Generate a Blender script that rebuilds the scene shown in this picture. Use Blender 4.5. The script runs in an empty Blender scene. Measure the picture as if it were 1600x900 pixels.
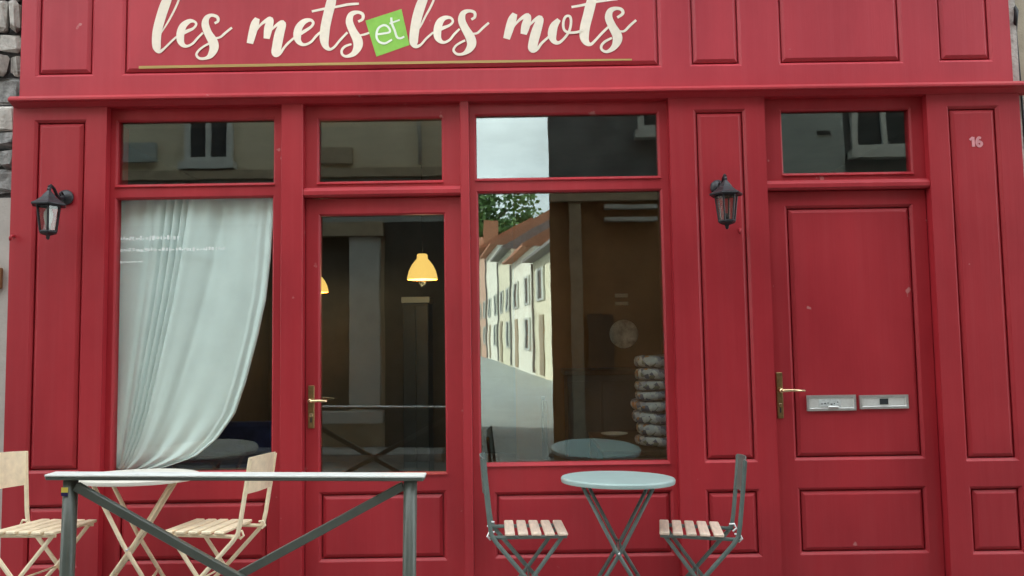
import bpy, bmesh, math, random
from mathutils import Vector, Matrix

random.seed(7)
scn = bpy.context.scene
C = scn.collection
R = math.radians

# ------------------------------------------------------------------ camera
EYE = 1.46
DIST = 4.40
cam_d = bpy.data.cameras.new('camera')
cam = bpy.data.objects.new('camera', cam_d)
C.objects.link(cam)
cam_d.sensor_width = 36.0
cam_d.lens = 1150.0 / 1600.0 * 36.0
cam_d.clip_start = 0.05
cam_d.clip_end = 600.0
pit, rol = R(3.72), R(-0.88)
F_ = Vector((0, math.cos(pit), math.sin(pit)))
R_ = Vector((1, 0, 0))
U_ = R_.cross(F_)
R2 = math.cos(rol) * R_ + math.sin(rol) * U_
U2 = -math.sin(rol) * R_ + math.cos(rol) * U_
M = Matrix((R2, U2, -F_)).transposed().to_4x4()
M.translation = Vector((0, -DIST, EYE))
cam.matrix_world = M
scn.camera = cam

# ------------------------------------------------------------------ sky, sun, exposure
SUN_DIR = Vector((-0.80, -0.12, 0.59)).normalized()     # towards the sun: down the street to the left; an added, unseen house there keeps the shopfront in shade
sun_el = math.asin(SUN_DIR.z)
sun_az = math.atan2(SUN_DIR.x, SUN_DIR.y)
w = bpy.data.worlds.new('World')
scn.world = w
w.use_nodes = True
nt = w.node_tree
for n in list(nt.nodes):
    nt.nodes.remove(n)
out = nt.nodes.new('ShaderNodeOutputWorld')
bg = nt.nodes.new('ShaderNodeBackground')
sky = nt.nodes.new('ShaderNodeTexSky')
sky.sky_type = 'NISHITA'
sky.sun_disc = False
sky.sun_elevation = sun_el
sky.sun_rotation = sun_az
sky.air_density = 1.0
sky.dust_density = 2.0
bg.inputs['Strength'].default_value = 0.15
tc = nt.nodes.new('ShaderNodeTexCoord')
mp = nt.nodes.new('ShaderNodeMapping')
mp.inputs['Scale'].default_value = (1.0, 1.0, 2.6)
no = nt.nodes.new('ShaderNodeTexNoise')
no.inputs['Scale'].default_value = 1.7
no.inputs['Detail'].default_value = 7.0
no.inputs['Roughness'].default_value = 0.55
rp = nt.nodes.new('ShaderNodeValToRGB')
rp.color_ramp.elements[0].position = 0.30
rp.color_ramp.elements[0].color = (0.55, 0.55, 0.55, 1)
rp.color_ramp.elements[1].position = 0.62
rp.color_ramp.elements[1].color = (0.95, 0.95, 0.95, 1)
mx = nt.nodes.new('ShaderNodeMix')
mx.data_type = 'RGBA'
mx.inputs[7].default_value = (8.2, 8.9, 8.9, 1)
nt.links.new(tc.outputs['Generated'], mp.inputs['Vector'])
nt.links.new(mp.outputs['Vector'], no.inputs['Vector'])
nt.links.new(no.outputs['Fac'], rp.inputs['Fac'])
nt.links.new(rp.outputs['Color'], mx.inputs[0])
nt.links.new(sky.outputs['Color'], mx.inputs[6])
no2 = nt.nodes.new('ShaderNodeTexNoise')
no2.inputs['Scale'].default_value = 4.2
no2.inputs['Detail'].default_value = 6.0
rp2 = nt.nodes.new('ShaderNodeMapRange')
rp2.inputs['From Min'].default_value = 0.35
rp2.inputs['From Max'].default_value = 0.65
rp2.inputs['To Min'].default_value = 0.74
rp2.inputs['To Max'].default_value = 1.22
vm = nt.nodes.new('ShaderNodeVectorMath'); vm.operation = 'SCALE'
nt.links.new(mp.outputs['Vector'], no2.inputs['Vector'])
nt.links.new(no2.outputs['Fac'], rp2.inputs['Value'])
nt.links.new(mx.outputs[2], vm.inputs[0])
nt.links.new(rp2.outputs['Result'], vm.inputs['Scale'])
nt.links.new(vm.outputs['Vector'], bg.inputs['Color'])
nt.links.new(bg.outputs['Background'], out.inputs['Surface'])

sun_d = bpy.data.lights.new('sun', 'SUN')
sun_d.energy = 3.2
sun_d.angle = R(3)
sun_d.color = (1.0, 0.95, 0.86)
sun = bpy.data.objects.new('sun', sun_d)
C.objects.link(sun)
sun.rotation_euler = SUN_DIR.to_track_quat('Z', 'Y').to_euler()
sun.location = (-8, 6, 14)

vs = scn.view_settings
vs.view_transform = 'Standard'
vs.look = 'None'
vs.gamma = 1.0
vs.use_curve_mapping = False
vs.exposure = 1.90

scn.render.engine = 'CYCLES'
scn.cycles.max_bounces = 7
scn.cycles.transparent_max_bounces = 16
scn.cycles.glossy_bounces = 5
scn.cycles.caustics_reflective = False
scn.cycles.caustics_refractive = False

# ------------------------------------------------------------------ materials
MATS = {}

def base_mat(name):
    m = bpy.data.materials.new(name)
    m.use_nodes = True
    t = m.node_tree
    b = t.nodes['Principled BSDF']
    MATS[name] = m
    return m, t, b

def mat(name, col, rough=0.6, metal=0.0, var=0.12, scale=8.0, bump=0.0, bscale=60.0, stretch=(1, 1, 1), spec=0.5, col2=None, detail=6.0):
    """plain procedural surface: noise between two tones plus a little bump"""
    m, t, b = base_mat(name)
    tcn = t.nodes.new('ShaderNodeTexCoord')
    mpn = t.nodes.new('ShaderNodeMapping')
    mpn.inputs['Scale'].default_value = stretch
    t.links.new(tcn.outputs['Object'], mpn.inputs['Vector'])
    oi = t.nodes.new('ShaderNodeObjectInfo')              # no two pieces share the same grain or tone
    sc = t.nodes.new('ShaderNodeMath'); sc.operation = 'MULTIPLY'; sc.inputs[1].default_value = 37.0
    t.links.new(oi.outputs['Random'], sc.inputs[0])
    t.links.new(sc.outputs[0], mpn.inputs['Location'])
    n1 = t.nodes.new('ShaderNodeTexNoise')
    n1.inputs['Scale'].default_value = scale
    n1.inputs['Detail'].default_value = detail
    n1.inputs['Roughness'].default_value = 0.6
    t.links.new(mpn.outputs['Vector'], n1.inputs['Vector'])
    r = t.nodes.new('ShaderNodeValToRGB')
    r.color_ramp.elements[0].position = 0.3
    r.color_ramp.elements[1].position = 0.7
    lo = [c * (1 - var) for c in col]
    hi = list(col2) if col2 else [min(1, c * (1 + var)) for c in col]
    r.color_ramp.elements[0].color = (*lo, 1)
    r.color_ramp.elements[1].color = (*hi, 1)
    t.links.new(n1.outputs['Fac'], r.inputs['Fac'])
    hs = t.nodes.new('ShaderNodeHueSaturation')
    mr = t.nodes.new('ShaderNodeMapRange')
    mr.inputs['To Min'].default_value = 0.93
    mr.inputs['To Max'].default_value = 1.06
    t.links.new(oi.outputs['Random'], mr.inputs['Value'])
    t.links.new(mr.outputs['Result'], hs.inputs['Value'])
    t.links.new(r.outputs['Color'], hs.inputs['Color'])
    t.links.new(hs.outputs['Color'], b.inputs['Base Color'])
    b.inputs['Roughness'].default_value = rough
    b.inputs['Metallic'].default_value = metal
    b.inputs['Specular IOR Level'].default_value = spec
    if bump > 0:
        n2 = t.nodes.new('ShaderNodeTexNoise')
        n2.inputs['Scale'].default_value = bscale
        n2.inputs['Detail'].default_value = 4.0
        t.links.new(mpn.outputs['Vector'], n2.inputs['Vector'])
        bp = t.nodes.new('ShaderNodeBump')
        bp.inputs['Strength'].default_value = bump
        bp.inputs['Distance'].default_value = 0.01
        t.links.new(n2.outputs['Fac'], bp.inputs['Height'])
        t.links.new(bp.outputs['Normal'], b.inputs['Normal'])
    return m

def paint_mat(name, col, chips=True):
    """brushed gloss paint on timber: faded cloudy patches, dust streaks, grain, a few chips"""
    m, t, b = base_mat(name)
    N, Lk = t.nodes.new, t.links.new
    geo = N('ShaderNodeNewGeometry')
    mpn = N('ShaderNodeMapping')
    mpn.inputs['Scale'].default_value = (1, 1, 0.55)
    Lk(geo.outputs['Position'], mpn.inputs['Vector'])
    n1 = N('ShaderNodeTexNoise')
    n1.inputs['Scale'].default_value = 1.6
    n1.inputs['Detail'].default_value = 8
    n1.inputs['Roughness'].default_value = 0.62
    Lk(mpn.outputs['Vector'], n1.inputs['Vector'])
    r1 = N('ShaderNodeValToRGB')
    e = r1.color_ramp.elements
    b.inputs['Specular IOR Level'].default_value = 0.38
    e[0].position, e[1].position = 0.32, 0.70
    e[0].color = (col[0] * 0.80, col[1] * 0.80, col[2] * 0.82, 1)
    e[1].color = (col[0] * 1.10, col[1] * 1.18, col[2] * 1.12, 1)
    Lk(n1.outputs['Fac'], r1.inputs['Fac'])
    # vertical rain streaks and dust
    mp2 = N('ShaderNodeMapping')
    mp2.inputs['Scale'].default_value = (26, 26, 0.9)
    Lk(geo.outputs['Position'], mp2.inputs['Vector'])
    n2 = N('ShaderNodeTexNoise')
    n2.inputs['Scale'].default_value = 1.0
    n2.inputs['Detail'].default_value = 5
    Lk(mp2.outputs['Vector'], n2.inputs['Vector'])
    r2 = N('ShaderNodeValToRGB')
    r2.color_ramp.elements[0].position = 0.45
    r2.color_ramp.elements[0].color = (0, 0, 0, 1)
    r2.color_ramp.elements[1].position = 0.85
    r2.color_ramp.elements[1].color = (0.18, 0.18, 0.18, 1)
    Lk(n2.outputs['Fac'], r2.inputs['Fac'])
    mx1 = N('ShaderNodeMix'); mx1.data_type = 'RGBA'
    mx1.inputs[7].default_value = (col[0] * 1.05 + .03, col[1] + .05, col[2] + .05, 1)
    Lk(r2.outputs['Color'], mx1.inputs[0])
    Lk(r1.outputs['Color'], mx1.inputs[6])
    last = mx1.outputs[2]
    if chips:
        n3 = N('ShaderNodeTexNoise')
        n3.inputs['Scale'].default_value = 9.0
        n3.inputs['Detail'].default_value = 3
        Lk(geo.outputs['Position'], n3.inputs['Vector'])
        r3 = N('ShaderNodeValToRGB')
        r3.color_ramp.elements[0].position = 0.735
        r3.color_ramp.elements[0].color = (0, 0, 0, 1)
        r3.color_ramp.elements[1].position = 0.76
        r3.color_ramp.elements[1].color = (0.55, 0.55, 0.55, 1)
        Lk(n3.outputs['Fac'], r3.inputs['Fac'])
        mx2 = N('ShaderNodeMix'); mx2.data_type = 'RGBA'
        mx2.inputs[7].default_value = (0.55, 0.28, 0.27, 1)
        Lk(r3.outputs['Color'], mx2.inputs[0])
        Lk(last, mx2.inputs[6])
        last = mx2.outputs[2]
    Lk(last, b.inputs['Base Color'])
    rr = N('ShaderNodeMapRange')
    rr.inputs['To Min'].default_value = 0.34
    rr.inputs['To Max'].default_value = 0.58
    Lk(n1.outputs['Fac'], rr.inputs['Value'])
    Lk(rr.outputs['Result'], b.inputs['Roughness'])
    bp = N('ShaderNodeBump')
    bp.inputs['Strength'].default_value = 0.16
    bp.inputs['Distance'].default_value = 0.004
    mp4 = N('ShaderNodeMapping')
    mp4.inputs['Scale'].default_value = (90, 90, 5)
    Lk(geo.outputs['Position'], mp4.inputs['Vector'])
    n4 = N('ShaderNodeTexNoise')
    n4.inputs['Scale'].default_value = 1.0
    n4.inputs['Detail'].default_value = 4
    Lk(mp4.outputs['Vector'], n4.inputs['Vector'])
    Lk(n4.outputs['Fac'], bp.inputs['Height'])
    Lk(bp.outputs['Normal'], b.inputs['Normal'])
    return m

def glass_mat(name, r0=0.11, tint=(0.86, 0.92, 0.90), wave=0.0, rough=0.0):
    m = bpy.data.materials.new(name)
    m.use_nodes = True
    t = m.node_tree
    for n in list(t.nodes):
        t.nodes.remove(n)
    N, Lk = t.nodes.new, t.links.new
    o = N('ShaderNodeOutputMaterial')
    tr = N('ShaderNodeBsdfTransparent'); tr.inputs['Color'].default_value = (*tint, 1)
    gl = N('ShaderNodeBsdfGlossy'); gl.inputs['Roughness'].default_value = rough
    gl.inputs['Color'].default_value = (0.93, 1.0, 0.98, 1)
    lw = N('ShaderNodeLayerWeight'); lw.inputs['Blend'].default_value = 0.5
    pw = N('ShaderNodeMath'); pw.operation = 'POWER'; pw.inputs[1].default_value = 5.0
    ml = N('ShaderNodeMath'); ml.operation = 'MULTIPLY_ADD'
    ml.inputs[1].default_value = 1 - r0; ml.inputs[2].default_value = r0
    mxs = N('ShaderNodeMixShader')
    Lk(lw.outputs['Facing'], pw.inputs[0]); Lk(pw.outputs[0], ml.inputs[0])
    Lk(ml.outputs[0], mxs.inputs[0]); Lk(tr.outputs[0], mxs.inputs[1]); Lk(gl.outputs[0], mxs.inputs[2])
    Lk(mxs.outputs[0], o.inputs['Surface'])
    if wave > 0:
        geo = N('ShaderNodeNewGeometry')
        n = N('ShaderNodeTexNoise'); n.inputs['Scale'].default_value = 5.0; n.inputs['Detail'].default_value = 1.0
        bp = N('ShaderNodeBump'); bp.inputs['Strength'].default_value = wave; bp.inputs['Distance'].default_value = 0.002
        Lk(geo.outputs['Position'], n.inputs['Vector'])
        Lk(n.outputs['Fac'], bp.inputs['Height']); Lk(bp.outputs['Normal'], gl.inputs['Normal'])
    MATS[name] = m
    return m

def emit_mat(name, col, strength):
    m, t, b = base_mat(name)
    b.inputs['Base Color'].default_value = (*col, 1)
    b.inputs['Emission Color'].default_value = (*col, 1)
    b.inputs['Emission Strength'].default_value = strength
    b.inputs['Roughness'].default_value = 0.5
    return m

RED = (0.395, 0.0215, 0.0325)
paint_mat('red', RED)
paint_mat('red_skylit', (0.455, 0.036, 0.055))  # fascia red made lighter and pinker: stronger light and sky haze painted in
mat('cream_letter', (0.88, 0.78, 0.66), 0.55, var=0.05, scale=30)
mat('white_letter', (0.85, 0.88, 0.78), 0.5, var=0.03)
mat('green_tile', (0.25, 0.55, 0.07), 0.5, var=0.10, scale=18)
mat('gold_line', (0.46, 0.31, 0.10), 0.45, var=0.3, scale=3, stretch=(1, 1, 60))
mat('number_paint', (0.72, 0.30, 0.33), 0.6, var=0.15, scale=60)
mat('brass', (0.30, 0.20, 0.09), 0.42, metal=0.85, var=0.25, scale=30)
mat('brass_bright', (0.72, 0.55, 0.33), 0.25, metal=0.9, var=0.1, scale=30)
mat('aluminium', (0.70, 0.70, 0.69), 0.32, metal=0.75, var=0.08, scale=40)
mat('aluminium_flap', (0.80, 0.82, 0.80), 0.42, metal=0.45, var=0.05, scale=50)
mat('dark_slot', (0.02, 0.025, 0.03), 0.5, var=0.1)
mat('vinyl_white', (0.80, 0.88, 0.87), 0.6, var=0.2, scale=50)
mat('name_paper', (0.55, 0.58, 0.58), 0.7, var=0.25, scale=70)
glass_mat('pane', 0.095, tint=(0.94, 0.985, 0.97), wave=0.085)
glass_mat('pane_clear', 0.045, tint=(0.965, 1.0, 0.99), wave=0.06)
glass_mat('lantern_glass', 0.16, tint=(0.74, 0.75, 0.72), rough=0.25)
mat('black_iron', (0.030, 0.030, 0.036), 0.45, metal=0.3, var=0.3, scale=40, bump=0.2, bscale=120)
mat('bulb_white', (0.85, 0.86, 0.85), 0.35, var=0.02)
mat('barrier_grey', (0.095, 0.112, 0.098), 0.34, var=0.14, scale=14, bump=0.08, bscale=150)
mat('rail_top_lit', (0.68, 0.71, 0.70), 0.5, metal=0.0, var=0.16, scale=9, stretch=(1, 8, 8))  # pale tone carrying the skylight on the barrier rail
mat('sticker_yellow', (0.85, 0.70, 0.12), 0.5, var=0.05)
mat('sticker_navy', (0.02, 0.015, 0.10), 0.5, var=0.05)
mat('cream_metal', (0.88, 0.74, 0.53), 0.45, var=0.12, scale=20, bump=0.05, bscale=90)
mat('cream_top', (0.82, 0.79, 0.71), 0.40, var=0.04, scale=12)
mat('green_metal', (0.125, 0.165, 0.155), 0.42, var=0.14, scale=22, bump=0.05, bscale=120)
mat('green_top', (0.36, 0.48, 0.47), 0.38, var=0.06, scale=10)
mat('pale_wood', (0.80, 0.63, 0.51), 0.6, var=0.16, scale=9, stretch=(6, 1, 6), bump=0.1, bscale=40)
mat('steel', (0.6, 0.6, 0.6), 0.3, metal=0.9, var=0.1)
mat('pavement', (0.30, 0.29, 0.28), 0.9, var=0.25, scale=6, bump=0.35, bscale=110)
mat('lane', (0.34, 0.38, 0.37), 0.6, var=0.15, scale=2, bump=0.3, bscale=60)
mat('asphalt', (0.105, 0.108, 0.105), 0.9, var=0.3, scale=5, bump=0.4, bscale=160)
mat('kerb', (0.34, 0.33, 0.31), 0.85, var=0.2, scale=9, bump=0.3, bscale=80)
mat('stone', (0.23, 0.225, 0.22), 0.9, var=0.6, scale=22, bump=0.8, bscale=45)
mat('stone_pale', (0.46, 0.43, 0.40), 0.9, var=0.3, scale=16, bump=0.8, bscale=50)
mat('mortar', (0.09, 0.09, 0.092), 0.95, var=0.4, scale=30, bump=0.5, bscale=80)
mat('render_grey', (0.46, 0.43, 0.40), 0.92, var=0.14, scale=6, bump=0.3, bscale=80)
mat('render_beige', (0.44, 0.37, 0.28), 0.92, var=0.16, scale=6, bump=0.3, bscale=80)
mat('cable', (0.015, 0.015, 0.018), 0.6, var=0.2)
mat('wood_trim', (0.28, 0.17, 0.07), 0.6, var=0.2)
# interior
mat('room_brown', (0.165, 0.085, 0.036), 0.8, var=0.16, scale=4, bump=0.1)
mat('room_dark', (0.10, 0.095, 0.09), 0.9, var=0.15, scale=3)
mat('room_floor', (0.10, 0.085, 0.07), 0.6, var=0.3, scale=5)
mat('curtain', (0.90, 0.955, 0.955), 0.9, var=0.04, scale=6, bump=0.15, bscale=400)
mat('lamp_yellow', (0.9, 0.62, 0.10), 0.5, var=0.04)
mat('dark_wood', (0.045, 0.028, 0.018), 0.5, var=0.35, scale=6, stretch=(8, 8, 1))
mat('navy_cloth', (0.02, 0.03, 0.12), 0.9, var=0.3, scale=14, bump=0.3, bscale=90)
mat('porcelain', (0.72, 0.70, 0.66), 0.25, var=0.05, scale=12)
mat('painted_plate', (0.34, 0.31, 0.28), 0.4, var=0.3, scale=16, col2=(0.72, 0.70, 0.66))
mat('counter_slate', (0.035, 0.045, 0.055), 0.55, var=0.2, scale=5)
mat('plaque', (0.5, 0.46, 0.40), 0.7, var=0.1, scale=40)
# the street behind the camera (seen in the panes)
mat('house_cream', (0.78, 0.73, 0.56), 0.9, var=0.10, scale=1.3, bump=0.2, bscale=12)
mat('house_white', (0.80, 0.78, 0.68), 0.9, var=0.10, scale=1.5, bump=0.2, bscale=12)
mat('house_pink', (0.62, 0.40, 0.30), 0.9, var=0.10, scale=1.5, bump=0.2, bscale=12)
mat('house_brown', (0.25, 0.135, 0.062), 0.9, var=0.2, scale=1.6, bump=0.3, bscale=12)
mat('house_beige', (0.56, 0.50, 0.37), 0.9, var=0.16, scale=1.6, bump=0.3, bscale=12)
mat('house_slate', (0.15, 0.16, 0.165), 0.9, var=0.35, scale=3, bump=0.3, bscale=12)
mat('house_grey', (0.33, 0.37, 0.36), 0.9, var=0.12, scale=2, bump=0.2, bscale=12)
mat('roof_tile', (0.36, 0.15, 0.085), 0.85, var=0.35, scale=5, stretch=(1, 4, 4), bump=0.5, bscale=20)
mat('roof_slate', (0.17, 0.16, 0.155), 0.8, var=0.3, scale=6, bump=0.4, bscale=20)
mat('chimney_brick', (0.45, 0.20, 0.11), 0.9, var=0.3, scale=10, bump=0.4, bscale=40)
mat('shutter_pale', (0.56, 0.58, 0.52), 0.7, var=0.1, stretch=(1, 1, 20))
mat('shutter_grey', (0.34, 0.37, 0.37), 0.7, var=0.1, stretch=(1, 1, 20))
mat('trim_pale', (0.50, 0.52, 0.50), 0.8, var=0.08)
mat('trim_wood', (0.33, 0.27, 0.19), 0.8, var=0.2)
mat('shop_dark', (0.03, 0.028, 0.026), 0.7, var=0.2)
mat('window_dark', (0.035, 0.042, 0.050), 0.15, var=0.1)
mat('bark', (0.09, 0.065, 0.045), 0.95, var=0.3, scale=8, stretch=(1, 1, .3), bump=0.6)
mat('leaf', (0.08, 0.17, 0.045), 0.55, var=0.35, scale=0.7, col2=(0.15, 0.28, 0.07))

def floral_mat():
    m, t, b = base_mat('floral')
    N, Lk = t.nodes.new, t.links.new
    tcn = N('ShaderNodeTexCoord')
    v = N('ShaderNodeTexVoronoi'); v.inputs['Scale'].default_value = 34.0
    Lk(tcn.outputs['Object'], v.inputs['Vector'])
    r = N('ShaderNodeValToRGB')
    cr = r.color_ramp
    cr.interpolation = 'CONSTANT'
    cr.elements[0].position = 0.0; cr.elements[0].color = (0.12, 0.13, 0.19, 1)
    cr.elements[1].position = 0.22; cr.elements[1].color = (0.36, 0.36, 0.42, 1)
    for ps, cl_ in ((.45, (0.52, 0.51, 0.52)), (.70, (0.62, 0.60, 0.58)), (.80, (0.42, 0.20, 0.08)), (.90, (0.22, 0.22, 0.16))):
        a = cr.elements.new(ps); a.color = (*cl_, 1)
    sp = N('ShaderNodeSeparateColor')
    Lk(v.outputs['Color'], sp.inputs[0]); Lk(sp.outputs[0], r.inputs['Fac'])
    Lk(r.outputs['Color'], b.inputs['Base Color'])
    b.inputs['Roughness'].default_value = 0.35
floral_mat()

# ------------------------------------------------------------------ mesh helpers
class MB:
    def __init__(s):
        s.v, s.f, s.m, s.mats, s.sm = [], [], [], [], []
        s.cur, s.smooth = 0, False

    def mat(s, name):
        if name not in s.mats:
            s.mats.append(name)
        s.cur = s.mats.index(name)
        return s

    def add(s, vs, fs):
        o = len(s.v)
        s.v += [tuple(p) for p in vs]
        for f in fs:
            s.f.append([i + o for i in f]); s.m.append(s.cur); s.sm.append(s.smooth)

    def box(s, x0, x1, y0, y1, z0, z1, c=0.0):
        """box; c chamfers every edge that lies on the outside"""
        if c <= 0:
            vs = [(x0, y0, z0), (x1, y0, z0), (x1, y1, z0), (x0, y1, z0), (x0, y0, z1), (x1, y0, z1), (x1, y1, z1), (x0, y1, z1)]
            s.add(vs, [(0, 3, 2, 1), (4, 5, 6, 7), (0, 1, 5, 4), (1, 2, 6, 5), (2, 3, 7, 6), (3, 0, 4, 7)])
            return s
        xs, ys, zs = (x0, x1), (y0, y1), (z0, z1)
        sg = (1, -1)
        vs, idx = [], {}
        for i in (0, 1):
            for j in (0, 1):
                for k in (0, 1):
                    for ax in range(3):
                        p = [xs[i] + sg[i] * c, ys[j] + sg[j] * c, zs[k] + sg[k] * c]
                        p[ax] = (xs[i], ys[j], zs[k])[ax]
                        idx[(i, j, k, ax)] = len(vs)
                        vs.append(p)
        fs = []
        g = lambda i, j, k, a: idx[(i, j, k, a)]
        for i in (0, 1):
            q = [g(i, 0, 0, 0), g(i, 1, 0, 0), g(i, 1, 1, 0), g(i, 0, 1, 0)]; fs.append(q if i else q[::-1])
            q = [g(0, i, 0, 1), g(1, i, 0, 1), g(1, i, 1, 1), g(0, i, 1, 1)]; fs.append(q[::-1] if i else q)
            q = [g(0, 0, i, 2), g(1, 0, i, 2), g(1, 1, i, 2), g(0, 1, i, 2)]; fs.append(q if i else q[::-1])
        for i in (0, 1):
            for j in (0, 1):
                fs.append([g(i, j, 0, 0), g(i, j, 1, 0), g(i, j, 1, 1), g(i, j, 0, 1)])
                fs.append([g(i, 0, j, 0), g(i, 1, j, 0), g(i, 1, j, 2), g(i, 0, j, 2)])
                fs.append([g(0, i, j, 1), g(1, i, j, 1), g(1, i, j, 2), g(0, i, j, 2)])
                for k in (0, 1):
                    fs.append([g(i, j, k, 0), g(i, j, k, 1), g(i, j, k, 2)])
        s.add(vs, fs)
        return s

    def ring(s, x0, x1, z0, z1, y, prof, close=False):
        """picture-frame moulding: prof is a list of (inset, depth behind y)"""
        vs, fs = [], []
        for a, d in prof:
            vs += [(x0 + a, y + d, z0 + a), (x1 - a, y + d, z0 + a), (x1 - a, y + d, z1 - a), (x0 + a, y + d, z1 - a)]
        for k in range(len(prof) - 1):
            for i in range(4):
                j = (i + 1) % 4
                fs.append((k * 4 + i, k * 4 + j, k * 4 + 4 + j, k * 4 + 4 + i))
        if close:
            k = (len(prof) - 1) * 4
            fs.append((k, k + 1, k + 2, k + 3))
        s.add(vs, fs)
        return s

    def frame(s, x0, x1, z0, z1, ops, y, yb, prof):
        """joinery frame: flat face at y with openings, outer sides back to yb, a moulding round each opening"""
        xs = sorted({x0, x1} | {o[0] for o in ops} | {o[1] for o in ops})
        zs = sorted({z0, z1} | {o[2] for o in ops} | {o[3] for o in ops})
        for i in range(len(xs) - 1):
            for j in range(len(zs) - 1):
                cx, cz = (xs[i] + xs[i + 1]) / 2, (zs[j] + zs[j + 1]) / 2
                if any(o[0] < cx < o[1] and o[2] < cz < o[3] for o in ops):
                    continue
                s.add([(xs[i], y, zs[j]), (xs[i + 1], y, zs[j]), (xs[i + 1], y, zs[j + 1]), (xs[i], y, zs[j + 1])], [(0, 1, 2, 3)])
        s.ring(x0, x1, z0, z1, y, [(0, 0), (0, yb - y)])
        for o in ops:
            s.ring(o[0], o[1], o[2], o[3], y, prof)
        return s

    def tube(s, pts, r, n=8, cap=True, flat=None):
        """round (or flattened) bar along pts; r may be a list"""
        pts = [Vector(p) for p in pts]
        rs = r if isinstance(r, (list, tuple)) else [r] * len(pts)
        vs, fs = [], []
        up = None
        for i, p in enumerate(pts):
            if i == 0: t = pts[1] - pts[0]
            elif i == len(pts) - 1: t = pts[-1] - pts[-2]
            else: t = (pts[i + 1] - p).normalized() + (p - pts[i - 1]).normalized()
            t.normalize()
            if up is None:
                up = Vector((0, 1, 0)) if abs(t.y) < 0.9 else Vector((1, 0, 0))
            a = t.cross(up).normalized(); b_ = a.cross(t).normalized()
            up = b_
            for k in range(n):
                an = 2 * math.pi * (k + .5) / n
                ra, rb = (rs[i], rs[i]) if flat is None else (rs[i] * flat[0], rs[i] * flat[1])
                vs.append(p + a * math.cos(an) * ra + b_ * math.sin(an) * rb)
        for i in range(len(pts) - 1):
            for k in range(n):
                k2 = (k + 1) % n
                fs.append((i * n + k, i * n + k2, i * n + n + k2, i * n + n + k))
        if cap:
            fs.append(list(range(n))[::-1])
            fs.append([(len(pts) - 1) * n + k for k in range(n)])
        s.add(vs, fs)
        return s

    def lathe(s, prof, cx=0, cy=0, n=24, cap=True):
        vs, fs = [], []
        for r, z in prof:
            for k in range(n):
                a = 2 * math.pi * k / n
                vs.append((cx + r * math.cos(a), cy + r * math.sin(a), z))
        for i in range(len(prof) - 1):
            for k in range(n):
                k2 = (k + 1) % n
                fs.append((i * n + k, i * n + k2, i * n + n + k2, i * n + n + k))
        if cap:
            fs.append(list(range(n))[::-1])
            fs.append([(len(prof) - 1) * n + k for k in range(n)])
        s.add(vs, fs)
        return s

    def extrude_x(s, prof, x0, x1):
        """closed (y, z) outline swept along x"""
        n = len(prof)
        vs = [(x0, a, b) for a, b in prof] + [(x1, a, b) for a, b in prof]
        fs = [(i, (i + 1) % n, n + (i + 1) % n, n + i) for i in range(n)] + [list(range(n))[::-1], list(range(n, 2 * n))]
        s.add(vs, fs)
        return s

    def column(s, poly, z0, z1):
        """closed (x, y) footprint from z0 to z1"""
        n = len(poly)
        vs = [(a, b, z0) for a, b in poly] + [(a, b, z1) for a, b in poly]
        s.add(vs, [list(range(n))[::-1], list(range(n, 2 * n))] + [(i, (i + 1) % n, n + (i + 1) % n, n + i) for i in range(n)])
        return s

    def prism(s, poly, y0, y1):
        """closed (x, z) outline with thickness y0..y1"""
        n = len(poly)
        vs = [(a, y0, b) for a, b in poly] + [(a, y1, b) for a, b in poly]
        fs = [list(range(n)), list(range(n, 2 * n))[::-1]] + [(i, n + i, n + (i + 1) % n, (i + 1) % n) for i in range(n)]
        s.add(vs, fs)
        return s

    def build(s, name, material=None, parent=None, normals=True):
        me = bpy.data.meshes.new(name)
        me.from_pydata(s.v, [], s.f)
        names = s.mats if s.mats else [material]
        for nm in names:
            me.materials.append(MATS[nm])
        for p, k, sm in zip(me.polygons, s.m, s.sm):
            p.material_index = k if s.mats else 0
            p.use_smooth = sm
        if normals:
            bm = bmesh.new(); bm.from_mesh(me)
            bmesh.ops.recalc_face_normals(bm, faces=bm.faces)
            bm.to_mesh(me); bm.free()
        me.update()
        o = bpy.data.objects.new(name, me)
        C.objects.link(o)
        if parent is not None:
            o.parent = parent
            o.location = -world_loc(parent)
        return o

def world_loc(o):
    v = Vector(o.location)
    while o.parent:
        o = o.parent
        v = v + o.location
    return v

def tag(o, label, cat, group=None):
    o['label'] = label
    o['category'] = cat
    if group: o['group'] = group
    return o

def struct(o):
    o['kind'] = 'structure'
    return o

def empty(name, loc=(0, 0, 0), rz=0.0):
    o = bpy.data.objects.new(name, None)
    o.empty_display_size = 0.1
    C.objects.link(o)
    o.location = loc
    o.rotation_euler = (0, 0, rz)
    return o

def copy_tree(o, parent=None):
    c = o.copy()
    C.objects.link(c)
    c.parent = parent
    for ch in list(o.children):
        copy_tree(ch, c)
    return c

def local(parent, mb, name, material=None):
    """part built in its thing's own coordinates"""
    o = mb.build(name, material)
    o.parent = parent
    return o

TILT = -0.07
def gz(x, y=None):
    """the street falls gently to the right, the pavement a little towards the shop"""
    return -0.018 * x + (TILT * (y + 0.45) if y is not None else 0.0)

def catmull(pts, seg=6):
    P = [pts[0]] + list(pts) + [pts[-1]]
    res = []
    for i in range(1, len(P) - 2):
        for k in range(seg):
            t = k / seg
            res.append(tuple(0.5 * (2 * b + (c - a) * t + (2 * a - 5 * b + 4 * c - d) * t * t + (-a + 3 * b - 3 * c + d) * t ** 3)
                             for a, b, c, d in zip(P[i - 1], P[i], P[i + 1], P[i + 2])))
    res.append(tuple(pts[-1]))
    return res

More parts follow.
